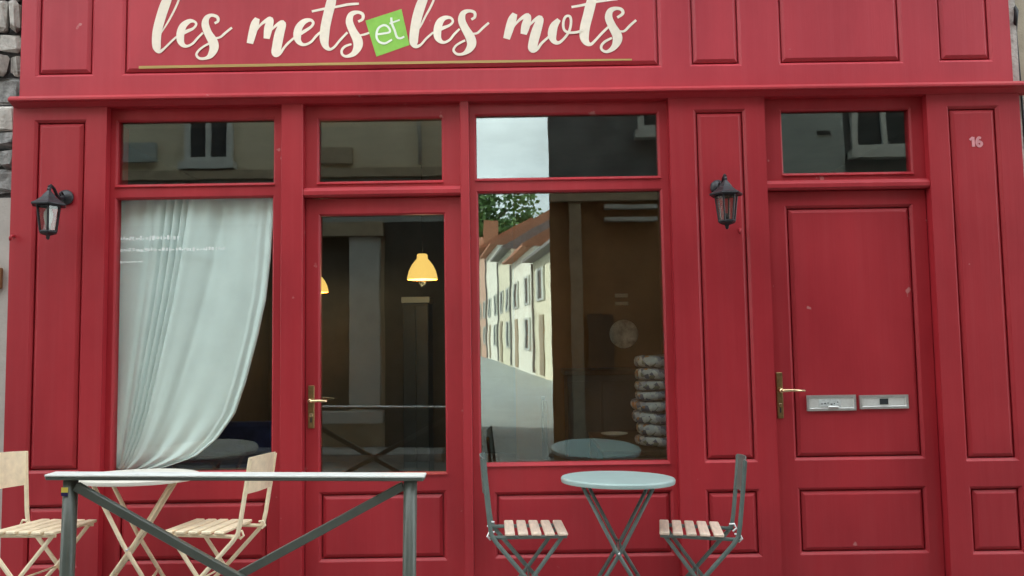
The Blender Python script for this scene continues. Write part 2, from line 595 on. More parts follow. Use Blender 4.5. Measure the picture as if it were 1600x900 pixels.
def stroke(mb, pts, y, th=0.0007, seg=6):
    """brush stroke of changing width in the x-z plane, with a little thickness"""
    c = catmull(pts, seg) if len(pts) > 2 else list(pts)
    lf, rt = [], []
    for i, (x, z, w_) in enumerate(c):
        a, b = c[max(i - 1, 0)], c[min(i + 1, len(c) - 1)]
        dx, dz = b[0] - a[0], b[1] - a[1]
        l = math.hypot(dx, dz) or 1
        nx, nz = -dz / l * w_ / 2, dx / l * w_ / 2
        lf.append((x + nx, z + nz)); rt.append((x - nx, z - nz))
    n = len(c)
    vs, fs = [], []
    for i, (a, b) in enumerate(zip(lf, rt)):
        yy = y
        y = y - 0.00003                      # later paint lies over earlier paint
        vs += [(a[0], y, a[1]), (b[0], y, b[1]), (a[0], y + th, a[1]), (b[0], y + th, b[1])]
    for i in range(n - 1):
        o = i * 4
        fs += [(o, o + 1, o + 5, o + 4), (o, o + 4, o + 6, o + 2), (o + 1, o + 3, o + 7, o + 5)]
    fs += [(0, 2, 3, 1), (n * 4 - 4, n * 4 - 3, n * 4 - 1, n * 4 - 2)]
    mb.add(vs, fs)

# ================================================================== the setting
def ground_sheet(name, x0, x1, y0, y1, dz, material, th=0.05, n=1):
    mb = MB()
    g = (lambda x, y: gz(x, y)) if n == 2 else (lambda x, y: gz(x))
    mb.add([(x0, y0, g(x0, y0) + dz), (x1, y0, g(x1, y0) + dz), (x1, y1, g(x1, y1) + dz), (x0, y1, g(x0, y1) + dz),
            (x0, y0, g(x0, y0) + dz - th), (x1, y0, g(x1, y0) + dz - th), (x1, y1, g(x1, y1) + dz - th), (x0, y1, g(x0, y1) + dz - th)],
           [(0, 1, 2, 3), (4, 7, 6, 5), (0, 4, 5, 1), (1, 5, 6, 2), (2, 6, 7, 3), (3, 7, 4, 0)])
    return struct(mb.build(name, material))

ground_sheet('road', -60, 60, -120, 30, -0.10, 'asphalt')
ground_sheet('pavement', -16, 16, -1.62, 0.25, 0.0, 'pavement', 0.13, 2)
ground_sheet('kerb', -16, 16, -1.76, -1.62, 0.004, 'kerb', 0.20, 2)
ground_sheet('pavement', 0.9, 16, -4.26, -3.75, 0.0, 'pavement', 0.13)
ground_sheet('pavement', -16, -0.9, -5.22, -4.6, 0.0, 'pavement', 0.13)

ground_sheet('lane', -14, 3.0, -61, -5.3, -0.09, 'lane')
ground_sheet('lane', -0.58, 0.45, -5.3, -3.6, -0.09, 'lane')

# interior room behind the shop windows
def wallbox(name, x0, x1, y0, y1, z0, z1, material):
    return struct(MB().box(x0, x1, y0, y1, z0, z1).build(name, material))

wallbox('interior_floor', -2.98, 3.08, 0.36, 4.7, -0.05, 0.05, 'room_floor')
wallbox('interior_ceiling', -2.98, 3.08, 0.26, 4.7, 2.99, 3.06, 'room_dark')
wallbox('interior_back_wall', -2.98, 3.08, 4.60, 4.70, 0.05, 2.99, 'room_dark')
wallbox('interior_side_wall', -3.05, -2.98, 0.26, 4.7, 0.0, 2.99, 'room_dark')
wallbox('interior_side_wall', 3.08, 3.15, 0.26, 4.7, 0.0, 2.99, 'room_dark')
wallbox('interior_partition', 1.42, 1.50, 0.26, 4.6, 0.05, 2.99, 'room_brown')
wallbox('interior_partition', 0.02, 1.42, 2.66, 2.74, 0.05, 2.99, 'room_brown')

# ================================================================== the shopfront
shop = tag(empty('shopfront', (0, 0, 0)), 'dark red panelled wooden shopfront with a script sign, two doors and two display windows', 'shopfront')
MOULD = [(0, 0), (0.003, 0.002), (0.016, 0.014), (0.016, 0.031)]       # edge of a frame round a panel
GLAZE = [(0, 0), (0.003, 0.002), (0.011, 0.010), (0.011, 0.034)]       # edge of a frame round a pane

def panel(o, y, parent, name='panel', material='red'):
    """raised and fielded timber panel set in the opening o of a frame whose face is at y"""
    mb = MB()
    prof = [(0.016, 0.031), (0.024, 0.031), (0.0255, 0.016), (0.043, 0.005), (0.046, 0.004)]
    mb.ring(o[0], o[1], o[2], o[3], y, prof, close=True)
    a = 0.016
    mb.ring(o[0], o[1], o[2], o[3], y, [(a, 0.031), (a, 0.038)])
    mb.add([(o[0] + a, y + .038, o[2] + a), (o[1] - a, y + .038, o[2] + a), (o[1] - a, y + .038, o[3] - a), (o[0] + a, y + .038, o[3] - a)], [(3, 2, 1, 0)])
    return mb.build(name, material, parent)

def pane(o, y, parent, material='pane'):
    return MB().box(o[0] + .006, o[1] - .006, y + .034, y + .040, o[2] + .006, o[3] - .006).build('pane', material, parent)

# pilasters, each with an upper and a lower panel
PIL = [(-3.02, -2.45, [(-2.89, -2.572, .692, 2.815), (-2.89, -2.572, .145, .512)]),
       (0.97, 1.553, [(1.12, 1.437, .694, 2.818), (1.12, 1.443, .146, .541)]),
       (2.54, 3.105, [(2.662, 2.978, .680, 2.815), (2.672, 2.985, .141, .535)])]
pils = []
for x0, x1, ops in PIL:
    p = MB().frame(x0, x1, -0.06, 2.955, ops, 0.0, 0.045, MOULD).build('pilaster', 'red', shop)
    MB().box(x0, x1, 0.045, 0.26, -0.06, 2.955).build('backing', 'red', p)
    for o in ops:
        panel(o, 0.0, p)
    pils.append(p)
for x0, x1 in ((-1.388, -1.256), (-0.302, -0.248)):
    p = MB().box(x0, x1, 0.0, 0.26, -0.06, 2.955, 0.004).build('mullion_post', 'red', shop)

# display windows
WINS = [(-2.449, -1.389, (-2.418, -1.440, 2.409, 2.824), (-2.418, -1.444, .668, 2.340), (-2.37, -1.465, .145, .517)),
        (-0.247, 0.969, (-0.217, 0.920, 2.414, 2.828), (-0.210, 0.928, .690, 2.346), (-.125, .941, .146, .533))]
for x0, x1, tr, mn, pn in WINS:
    mb = MB().frame(x0, x1, -0.06, 2.955, [tr, mn], 0.05, 0.13, GLAZE)
    mb.v, mb.f, mb.m, mb.sm = [], [], [], []
    xs = sorted({x0, x1, tr[0], tr[1], mn[0], mn[1], pn[0], pn[1]})
    zs = sorted({-0.06, 2.955, tr[2], tr[3], mn[2], mn[3], pn[2], pn[3]})
    for i in range(len(xs) - 1):
        for j in range(len(zs) - 1):
            cx, cz = (xs[i] + xs[i + 1]) / 2, (zs[j] + zs[j + 1]) / 2
            if not any(o[0] < cx < o[1] and o[2] < cz < o[3] for o in (tr, mn, pn)):
                mb.add([(xs[i], .05, zs[j]), (xs[i + 1], .05, zs[j]), (xs[i + 1], .05, zs[j + 1]), (xs[i], .05, zs[j + 1])], [(0, 1, 2, 3)])
    mb.ring(x0, x1, -0.06, 2.955, .05, [(0, 0), (0, .08)])
    for o in (tr, mn):
        mb.ring(*o, .05, GLAZE)
        mb.ring(*o, .05, [(0.011, .034), (0.004, .034), (0.004, .06), (-0.002, .06), (-.002, .08)])
    mb.ring(*pn, .05, MOULD)
    wn = mb.build('window', 'red', shop)
    if x0 < -2: win_obj = wn
    pane(tr, .05, wn)
    pane(mn, .05, wn, 'pane_clear' if x0 < -2 else 'pane')
    panel(pn, .05, wn)
    # sloping sill that catches the light under each pane
    for o in (tr, mn):
        MB().extrude_x([(.049, o[2] - .010), (.041, o[2] - .007), (.041, o[2] - .003), (.060, o[2] + .012), (.080, o[2] + .014), (.080, o[2] - .004)], o[0] + .001, o[1] - .001).build('sill', 'red', wn)
    MB().box(x0, x1, .131, .26, -.06, mn[2] - .004).build('backing', 'dark_wood', wn)
    MB().box(x0, x1, .131, .26, tr[3] + .002, 2.955).build('backing', 'dark_wood', wn)

# faint white vinyl lettering on the curtained pane, too small to read
mb = MB()
rv = random.Random(21)
for zb, xa, xb, hh in ((2.078, -2.395, -2.045, .030), (2.008, -2.395, -1.760, .026), (1.938, -2.395, -2.250, .018)):
    x = xa
    while x < xb:
        l = rv.uniform(.006, .020)
        mb.box(x, x + l, .0820, .0832, zb + rv.uniform(0, .008), zb + hh * rv.uniform(.55, 1.0))
        x += l + rv.uniform(.004, .012)
lt = mb.build('window_lettering', 'vinyl_white', win_obj)
lt['kind'] = 'stuff'

# fanlights over the doors with their projecting bars
for x0, x1, tr in ((-1.255, -0.303, (-1.184, -.408, 2.408, 2.816)), (1.554, 2.539, (1.664, 2.469, 2.416, 2.826))):
    mb = MB().frame(x0, x1, 2.335, 2.955, [tr], .05, .13, GLAZE)
    mb.ring(*tr, .05, [(0.011, .034), (0.004, .034), (0.004, .06), (-.002, .06), (-.002, .08)])
    fl = mb.build('fanlight', 'red', shop)
    pane(tr, .05, fl)
    MB().extrude_x([(.049, tr[2] - .010), (.041, tr[2] - .007), (.041, tr[2] - .003), (.060, tr[2] + .012), (.080, tr[2] + .014), (.080, tr[2] - .004)], tr[0] + .001, tr[1] - .001).build('sill', 'red', fl)
    MB().extrude_x([(.012, 2.322), (.004, 2.330), (.004, 2.352), (.022, 2.374), (.049, 2.382), (.13, 2.382), (.13, 2.318), (.016, 2.318)], x0, x1).build('transom_bar', 'red', fl)
    MB().box(x0, x1, .131, .26, tr[3] + .002, 2.955).build('backing', 'dark_wood', fl)

# glazed shop door
gl = (-1.178, -.400, .640, 2.222)
pn = (-1.173, -.409, .135, .547)
x0, x1 = -1.2520, -.3060
mb = MB()
xs = sorted({x0, x1, gl[0], gl[1], pn[0], pn[1]}); zs = sorted({-.02, 2.314, gl[2], gl[3], pn[2], pn[3]})
for i in range(len(xs) - 1):
    for j in range(len(zs) - 1):
        cx, cz = (xs[i] + xs[i + 1]) / 2, (zs[j] + zs[j + 1]) / 2
        if not any(o[0] < cx < o[1] and o[2] < cz < o[3] for o in (gl, pn)):
            mb.add([(xs[i], .062, zs[j]), (xs[i + 1], .062, zs[j]), (xs[i + 1], .062, zs[j + 1]), (xs[i], .062, zs[j + 1])], [(0, 1, 2, 3)])
mb.ring(x0, x1, -.02, 2.314, .062, [(0, 0), (0, .05)])
mb.ring(*gl, .062, GLAZE); mb.ring(*gl, .062, [(0.011, .034), (0.004, .034), (0.004, .05)])
mb.ring(*pn, .062, MOULD)
sdoor = mb.build('door', 'red', shop)
sdoor['label'] = 'glazed red shop door with brass lever handle'
pane(gl, .062, sdoor)
panel(pn, .062, sdoor)
MB().extrude_x([(.054, gl[2] - .002), (.054, gl[2] + .004), (.094, gl[2] + .013), (.094, gl[2] - .002)], gl[0] + .001, gl[1] - .001).build('sill', 'red', sdoor)
MB().box(x0, x1, .104, .118, -.02, gl[2] - .003).build('backing', 'dark_wood', sdoor)

# solid house door
fd = (1.672, 2.455, .690, 2.228)
lw = (1.683, 2.452, .137, .531)
hx0, hx1 = 1.5585, 2.5345
mb = MB()
xs = sorted({hx0, hx1, fd[0], fd[1], lw[0], lw[1]}); zs = sorted({-.02, 2.314, fd[2], fd[3], lw[2], lw[3]})
for i in range(len(xs) - 1):
    for j in range(len(zs) - 1):
        cx, cz = (xs[i] + xs[i + 1]) / 2, (zs[j] + zs[j + 1]) / 2
        if not any(o[0] < cx < o[1] and o[2] < cz < o[3] for o in (fd, lw)):
            mb.add([(xs[i], .055, zs[j]), (xs[i + 1], .055, zs[j]), (xs[i + 1], .055, zs[j + 1]), (xs[i], .055, zs[j + 1])], [(0, 1, 2, 3)])
mb.ring(hx0, hx1, -.02, 2.314, .055, [(0, 0), (0, .05)])
mb.ring(*fd, .055, MOULD); mb.ring(*lw, .055, MOULD)
hdoor = mb.build('door', 'red', shop)
hdoor['label'] = 'solid red panelled house door with two letter slots'
panel(fd, .055, hdoor)
panel(lw, .055, hdoor)
MB().box(hx0, hx1, .106, .14, -.02, 2.314).build('backing', 'red', hdoor)
MB().box(-1.255, -.303, .04, .26, -.07, -.022).build('threshold', 'kerb', shop)
MB().box(1.554, 2.539, .04, .26, -.10, -.022).build('threshold', 'kerb', shop)

def handle(cx, z0, z1, zl, xl, y, parent):
    h = MB().mat('brass').box(cx - .019, cx + .019, y - .008, y, z0, z1, .003)
    h.mat('dark_slot').box(cx - .004, cx + .004, y - .0095, y - .008, z0 + .035, z0 + .065)
    h.mat('brass_bright').box(cx - .010, cx + .010, y - .0105, y - .008, z0 + .068, z0 + .090, .002)
    h = h.build('handle_plate', None, parent)
    l = MB(); l.smooth = True
    l.tube([(cx, y - .006, zl), (cx, y - .045, zl)], .013, 12)
    l.tube([(cx, y - .040, zl), (cx + .012, y - .050, zl), (cx + .06, y - .050, zl + .002), (xl, y - .046, zl - .002)], [.010, .010, .008, .007], 10)
    l.build('lever', 'brass_bright', parent)
handle(-1.217, .925, 1.180, 1.090, -1.112, .062, sdoor)
handle(1.597, .942, 1.216, 1.110, 1.733, .055, hdoor)

def letter_slot(x0, x1, z0, z1, kind):
    y = .061
    m = MB().mat('aluminium').frame(x0, x1, z0, z1, [(x0 + .014, x1 - .014, z0 + .014, z1 - .014)], y - .014, y, [(0, 0), (.004, .006), (.004, .010)])
    m.mat('aluminium_flap').box(x0 + .015, x1 - .015, y - .009, y - .002, z0 + .015, z1 - .015, .002)
    cx = (x0 + x1) / 2
    if kind:
        m.mat('dark_slot').box(cx - .025, cx + .025, y - .0115, y - .009, z0 + .026, z1 - .022)
    else:
        m.mat('name_paper').box(cx - .075, cx + .055, y - .0105, y - .009, z0 + .024, z1 - .024)
        m.mat('dark_slot')
        rr = random.Random(3)
        for k in range(6):
            a = cx - .062 + k * .019
            b = rr.uniform(.0, .012)
            m.box(a, a + rr.uniform(.006, .012), y - .0115, y - .0105, z0 + .036 + b, z0 + .042 + b)
        m.mat('aluminium').box(cx - .022, cx + .040, y - .020, y - .009, z0 + .012, z0 + .028, .003)
    return m.build('letter_slot', None, hdoor)
letter_slot(1.757, 2.052, .983, 1.076, 0)
letter_slot(2.074, 2.366, .990, 1.072, 1)

# cornice over the windows
MB().extrude_x([(.05, 2.890), (-.004, 2.890), (-.016, 2.897), (-.040, 2.910), (-.058, 2.915), (-.062, 2.919), (-.062, 2.930), (-.046, 2.948), (-.002, 2.962), (.05, 2.962)], -3.014, 3.30).build('cornice', 'red', shop)

# fascia above it with its panels
FO = [(-2.895, -2.538, 3.083, 3.66), (-2.368, .938, 3.083, 3.66), (1.108, 1.427, 3.086, 3.66), (1.652, 2.416, 3.086, 3.66), (2.630, 2.964, 3.088, 3.66)]
fas = MB().frame(-2.985, 3.075, 2.962, 3.80, FO, 0.0, .045, MOULD).build('fascia', 'red_skylit', shop)
MB().box(-2.985, 3.075, .045, .26, 2.962, 3.80).build('backing', 'dark_wood', fas)
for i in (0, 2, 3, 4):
    panel(FO[i], 0.0, fas, material='red_skylit')
MB().extrude_x([(.1, 3.802), (-.02, 3.802), (-.05, 3.84), (-.12, 3.86), (-.12, 3.90), (.1, 3.92)], -3.04, 3.13).build('crown_moulding', 'red', shop)

# the painted sign on the long panel
sign = panel(FO[1], 0.0, shop, 'sign', 'red_skylit')
sign['label'] = 'sign panel lettered les mets et les mots'
YS = 0.004
SIGN_LETTERS = [
 ('l', [[(-2.13,3.345,0.0069),(-2.087,3.417,0.0115),(-2.053,3.483,0.0126),(-2.027,3.543,0.0126),(-2.016,3.586,0.0126),(-2.022,3.613,0.0138),(-2.046,3.616,0.0201),(-2.078,3.586,0.046),(-2.104,3.532,0.0603),(-2.129,3.454,0.0603),(-2.151,3.363,0.0575),(-2.156,3.297,0.0546),(-2.152,3.255,0.0488),(-2.137,3.231,0.0259),(-2.111,3.245,0.0149),(-2.073,3.283,0.0138),(-2.035,3.319,0.0126)]]),
 ('e', [[(-2.038,3.316,0.0126),(-1.98,3.351,0.0218),(-1.933,3.372,0.0161),(-1.914,3.399,0.0149),(-1.928,3.417,0.0161),(-1.957,3.418,0.0287),(-1.992,3.391,0.0431),(-2.008,3.349,0.0488),(-2.009,3.301,0.0448),(-1.994,3.271,0.0299),(-1.967,3.261,0.0172),(-1.932,3.278,0.0149),(-1.903,3.311,0.0149),(-1.871,3.344,0.0126)]]),
 ('s', [[(-1.801,3.403,0.0149),(-1.78,3.417,0.0172),(-1.786,3.443,0.0195),(-1.822,3.454,0.0207),(-1.85,3.436,0.0345),(-1.858,3.395,0.046),(-1.839,3.34,0.0488),(-1.811,3.291,0.0575),(-1.802,3.249,0.0563),(-1.819,3.207,0.0414),(-1.848,3.185,0.0201),(-1.889,3.183,0.0161),(-1.909,3.206,0.0149),(-1.896,3.232,0.0138),(-1.867,3.256,0.0138),(-1.835,3.274,0.0138)],[(-1.803,3.309,0.0115),(-1.767,3.314,0.0138),(-1.732,3.343,0.0149),(-1.694,3.374,0.0138)]]),
 ('m', [[(-1.538,3.43,0.0306),(-1.552,3.397,0.05),(-1.566,3.343,0.05),(-1.583,3.272,0.0403)],[(-1.558,3.328,0.0097),(-1.527,3.379,0.0125),(-1.495,3.408,0.0208),(-1.459,3.422,0.0361),(-1.47,3.371,0.0514),(-1.481,3.301,0.0375)],[(-1.479,3.327,0.0097),(-1.445,3.363,0.0125),(-1.416,3.388,0.0208),(-1.384,3.395,0.0417),(-1.402,3.333,0.0583),(-1.417,3.253,0.0583),(-1.422,3.209,0.0528),(-1.398,3.208,0.0208),(-1.376,3.238,0.0153),(-1.352,3.267,0.0153),(-1.313,3.302,0.0139)]]),
 ('e', [[(-1.316,3.3,0.0139),(-1.259,3.338,0.0208),(-1.21,3.37,0.0167),(-1.195,3.396,0.0167),(-1.213,3.414,0.0194),(-1.252,3.404,0.0347),(-1.283,3.368,0.0451),(-1.293,3.317,0.0486),(-1.283,3.279,0.0333),(-1.252,3.259,0.0181),(-1.209,3.275,0.0153),(-1.174,3.315,0.0153),(-1.135,3.347,0.0139)]]),
 ('t', [[(-1.073,3.584,0.0444),(-1.085,3.526,0.059),(-1.103,3.453,0.059),(-1.12,3.372,0.059),(-1.127,3.299,0.0569),(-1.119,3.252,0.0403),(-1.095,3.228,0.0194),(-1.067,3.24,0.0153),(-1.031,3.283,0.0153),(-0.985,3.332,0.0139)],[(-1.204,3.468,0.0139),(-1.124,3.484,0.0153),(-1.046,3.496,0.0153),(-0.981,3.508,0.0167),(-0.914,3.512,0.0139)]]),
 ('s', [[(-0.919,3.4,0.0153),(-0.892,3.416,0.0181),(-0.892,3.446,0.0194),(-0.924,3.459,0.0208),(-0.962,3.445,0.0347),(-0.973,3.399,0.0451),(-0.952,3.341,0.0486),(-0.925,3.289,0.059),(-0.921,3.245,0.0556),(-0.946,3.2,0.0347),(-0.989,3.182,0.0181),(-1.016,3.194,0.0153),(-1.019,3.221,0.0153),(-0.998,3.245,0.0153),(-0.96,3.258,0.0125)],[(-0.91,3.313,0.0111),(-0.882,3.318,0.0139),(-0.852,3.328,0.0125)]]),
 ('l', [[(-0.559,3.332,0.0069),(-0.535,3.368,0.0115),(-0.505,3.428,0.0126),(-0.475,3.482,0.0138),(-0.454,3.53,0.0138),(-0.445,3.567,0.0138),(-0.46,3.591,0.0172),(-0.486,3.586,0.0259),(-0.51,3.55,0.0517),(-0.534,3.495,0.0603),(-0.556,3.423,0.0603),(-0.571,3.35,0.0575),(-0.578,3.29,0.0546),(-0.577,3.257,0.0488),(-0.563,3.238,0.0259),(-0.536,3.247,0.0149),(-0.501,3.286,0.0138),(-0.459,3.323,0.0126)]]),
 ('e', [[(-0.462,3.32,0.0126),(-0.406,3.348,0.0218),(-0.358,3.368,0.0161),(-0.338,3.392,0.0149),(-0.352,3.414,0.0161),(-0.388,3.414,0.0287),(-0.417,3.39,0.0431),(-0.431,3.348,0.0488),(-0.433,3.3,0.0448),(-0.418,3.271,0.0299),(-0.392,3.26,0.0172),(-0.359,3.275,0.0149),(-0.33,3.31,0.0149),(-0.297,3.343,0.0126)]]),
 ('s', [[(-0.224,3.402,0.0149),(-0.203,3.417,0.0172),(-0.205,3.446,0.0184),(-0.24,3.456,0.0207),(-0.274,3.441,0.0345),(-0.283,3.397,0.046),(-0.263,3.346,0.0488),(-0.233,3.291,0.0575),(-0.224,3.248,0.0563),(-0.242,3.212,0.0414),(-0.275,3.187,0.0201),(-0.313,3.185,0.0161),(-0.335,3.208,0.0149),(-0.323,3.235,0.0138),(-0.295,3.255,0.0138),(-0.264,3.27,0.0138)],[(-0.218,3.313,0.0115),(-0.188,3.317,0.0138),(-0.152,3.35,0.0149),(-0.117,3.38,0.0138)]]),
 ('m', [[(0.044,3.435,0.0316),(0.027,3.398,0.0517),(0.009,3.341,0.0517),(-0.01,3.277,0.0417)],[(0.018,3.326,0.0101),(0.052,3.375,0.0129),(0.089,3.408,0.0216),(0.123,3.417,0.0374),(0.109,3.359,0.0532),(0.095,3.304,0.0388)],[(0.099,3.325,0.0101),(0.137,3.366,0.0129),(0.17,3.395,0.0216),(0.198,3.399,0.0417),(0.175,3.327,0.0589),(0.155,3.256,0.0589),(0.15,3.212,0.0532),(0.178,3.212,0.0216),(0.205,3.246,0.0158),(0.253,3.288,0.0144)]]),
 ('o', [[(0.314,3.393,0.0259),(0.282,3.352,0.0489),(0.27,3.299,0.0532),(0.28,3.259,0.0345),(0.309,3.247,0.0201),(0.345,3.276,0.0158),(0.375,3.32,0.0158),(0.387,3.373,0.0158),(0.381,3.41,0.0158),(0.355,3.41,0.0158),(0.34,3.374,0.0158),(0.344,3.328,0.0158),(0.375,3.309,0.0158),(0.427,3.312,0.0158),(0.46,3.327,0.0129)]]),
 ('t', [[(0.533,3.56,0.046),(0.512,3.492,0.0611),(0.492,3.417,0.0611),(0.472,3.342,0.0611),(0.467,3.281,0.056),(0.481,3.245,0.0374),(0.506,3.235,0.0201),(0.536,3.261,0.0158),(0.574,3.302,0.0158),(0.615,3.341,0.0144)],[(0.392,3.471,0.0144),(0.46,3.482,0.0158),(0.534,3.5,0.0158),(0.601,3.51,0.0172),(0.676,3.517,0.0144)]]),
 ('s', [[(0.672,3.4,0.0158),(0.706,3.425,0.0187),(0.699,3.45,0.0201),(0.666,3.458,0.0216),(0.63,3.443,0.0359),(0.619,3.4,0.0467),(0.639,3.346,0.0503),(0.666,3.293,0.0589),(0.668,3.255,0.056),(0.645,3.212,0.0359),(0.604,3.186,0.0187),(0.573,3.198,0.0158),(0.57,3.223,0.0158),(0.592,3.249,0.0158),(0.636,3.272,0.0129)],[(0.685,3.314,0.0115),(0.714,3.315,0.0144),(0.752,3.352,0.0158),(0.787,3.382,0.0144)]]),
]
TILE_LETTERS = [
 ('e', [[(-0.808,3.317,0.0126),(-0.766,3.322,0.0126),(-0.725,3.332,0.0126),(-0.735,3.362,0.0126),(-0.762,3.374,0.0138),(-0.796,3.354,0.0138),(-0.807,3.306,0.0138),(-0.791,3.271,0.0138),(-0.754,3.26,0.0138),(-0.712,3.283,0.0115)]]),
 ('t', [[(-0.716,3.422,0.0126),(-0.712,3.383,0.0149),(-0.695,3.34,0.0138),(-0.682,3.299,0.0138),(-0.66,3.29,0.0126),(-0.637,3.301,0.0115)],[(-0.727,3.384,0.0103),(-0.664,3.406,0.0103)]]),
]
TILE = [(-0.875, 3.405), (-0.653, 3.475), (-0.605, 3.248), (-0.808, 3.178)]

k = 0
for ch, sts in SIGN_LETTERS:
    mb = MB()
    for st in sts:
        stroke(mb, st, YS - .0012 - .0003 * (k % 5)); k += 1
    mb.build('letter', 'cream_letter', sign)
MB().prism([tuple(p) for p in TILE], YS - .0012, YS - .0004).build('green_tile', 'green_tile', sign)
for ch, sts in TILE_LETTERS:
    mb = MB()
    for i, st in enumerate(sts):
        stroke(mb, st, YS - .0022 - .0004 * i)
    mb.build('letter', 'white_letter', sign)
mb = MB()
stroke(mb, [(-2.262, 3.134, .017), (-1.0, 3.137, .016), (.2, 3.136, .014), (.755, 3.135, .010)], YS - .0012)
mb.build('underline', 'gold_line', sign)

# house number 16
mb = MB()
stroke(mb, [(2.792, 2.604, .013), (2.812, 2.620, .014)], .0025, seg=2)
stroke(mb, [(2.812, 2.622, .018), (2.813, 2.562, .018)], .0022, seg=2)
mb.build('number_digit', 'number_paint', pils[2])
mb = MB()
stroke(mb, [(2.861, 2.614, .013), (2.847, 2.617, .016), (2.836, 2.600, .017), (2.835, 2.579, .017), (2.847, 2.565, .016), (2.861, 2.573, .016), (2.861, 2.586, .016), (2.848, 2.593, .015), (2.838, 2.586, .012)], .0025)
mb.build('number_digit', 'number_paint', pils[2])
# small painted shutter hooks
for i, (x, z) in enumerate(((-2.993, 2.093), (1.373, 2.065))):
    mb = MB(); mb.smooth = True
    mb.tube([(x, .002, z + .012), (x, -.022, z + .012), (x - .004, -.030, z), (x - .006, -.026, z - .018)], [.009, .008, .008, .007], 8)
    mb.build('shutter_hook', 'red', pils[i])

# upper storeys of the same house
body = tag(empty('upper_house', (0, .3, 3.92)), 'upper storeys of the shop house above the red fascia', 'house')
UW = [(-2.2, -1.2), (-.5, .5), (1.3, 2.3)]
mb = MB().box(-3.1, 3.2, .27, 8.0, 3.93, 9.3)
mb.build('wall', 'render_beige', body)
MB().extrude_x([(-.25, 9.3), (8.5, 9.3), (4.2, 11.2)], -3.15, 3.25).build('roof', 'roof_tile', body)
for a, b in UW:
    wdw = MB().frame(a, b, 5.0, 6.8, [(a + .09, b - .09, 5.09, 6.71)], .22, .269, [(0, 0), (.01, .01)]).build('window', 'trim_pale', body)
    MB().box(a + .08, b - .08, .245, .262, 5.08, 6.72).build('pane', 'window_dark', wdw)
MB().box(-2.985, 3.08, .262, .50, 3.07, 3.925).build('lintel_wall', 'render_beige', body)
MB().box(-2.985, 3.08, .50, 8.0, 3.07, 3.925).build('floor_slab', 'room_dark', body)

# ================================================================== neighbours
lw_ = tag(empty('stone_wall', (-3.4, .12, 0)), 'rough grey stone wall of the house left of the red shopfront', 'wall')
MB().box(-14, -3.056, .14, 8, -.1, 9.1).build('wall_core', 'mortar', lw_)
MB().box(-14, -3.058, .105, .138, -.1, 2.36).build('render_coat', 'render_grey', lw_)
rs = random.Random(5)
z = 2.38
row = 0
while z < 5.2:
    h = rs.uniform(.09, .20)
    x = -3.058
    while x > -4.6:
        l = rs.uniform(.12, .28) if x < -3.06 else rs.uniform(.05, .20)
        c = .02
        mb = MB()
        mb.box(x - l + .012, x, .085 + rs.uniform(-.02, .035), .145, z + .018, z + h, c)
        mb.v = [(a + rs.uniform(-.014, .002), b + rs.uniform(-.008, .008), d + rs.uniform(-.014, .014)) for a, b, d in mb.v]
        mb.build('stone', rs.choice(['stone', 'stone', 'stone_pale']), lw_)
        x -= l
    z += h
nb = tag(MB().mat('wood_trim').box(-3.27, -3.125, .080, .1045, 1.795, 1.925, .004).mat('cream_top').box(-3.26, -3.137, .074, .0795, 1.812, 1.910, .003).build('name_plate'),
         'small cream plate in a brown frame on the wall left of the shopfront', 'plate')
rw = tag(empty('rendered_wall', (3.5, .2, 0)), 'beige rendered wall of the house right of the red shopfront', 'wall')
MB().box(3.152, 14, .16, 8, -.3, 9.0).build('wall', 'render_beige', rw)
MB().box(3.110, 3.150, .05, .30, -.1, 3.9).build('corner_stone', 'stone_pale', rw)
mb = MB(); mb.smooth = True
mb.tube([(3.165, .12, 3.95), (3.160, .12, 3.55), (3.150, .04, 3.42), (3.135, .03, 3.36), (3.175, .10, 3.30), (3.20, .11, 2.6), (3.20, .11, 2.2)], .012, 8)
tag(mb.build('wall_cable', 'cable'), 'black cable looping down the wall at the right edge', 'cable')

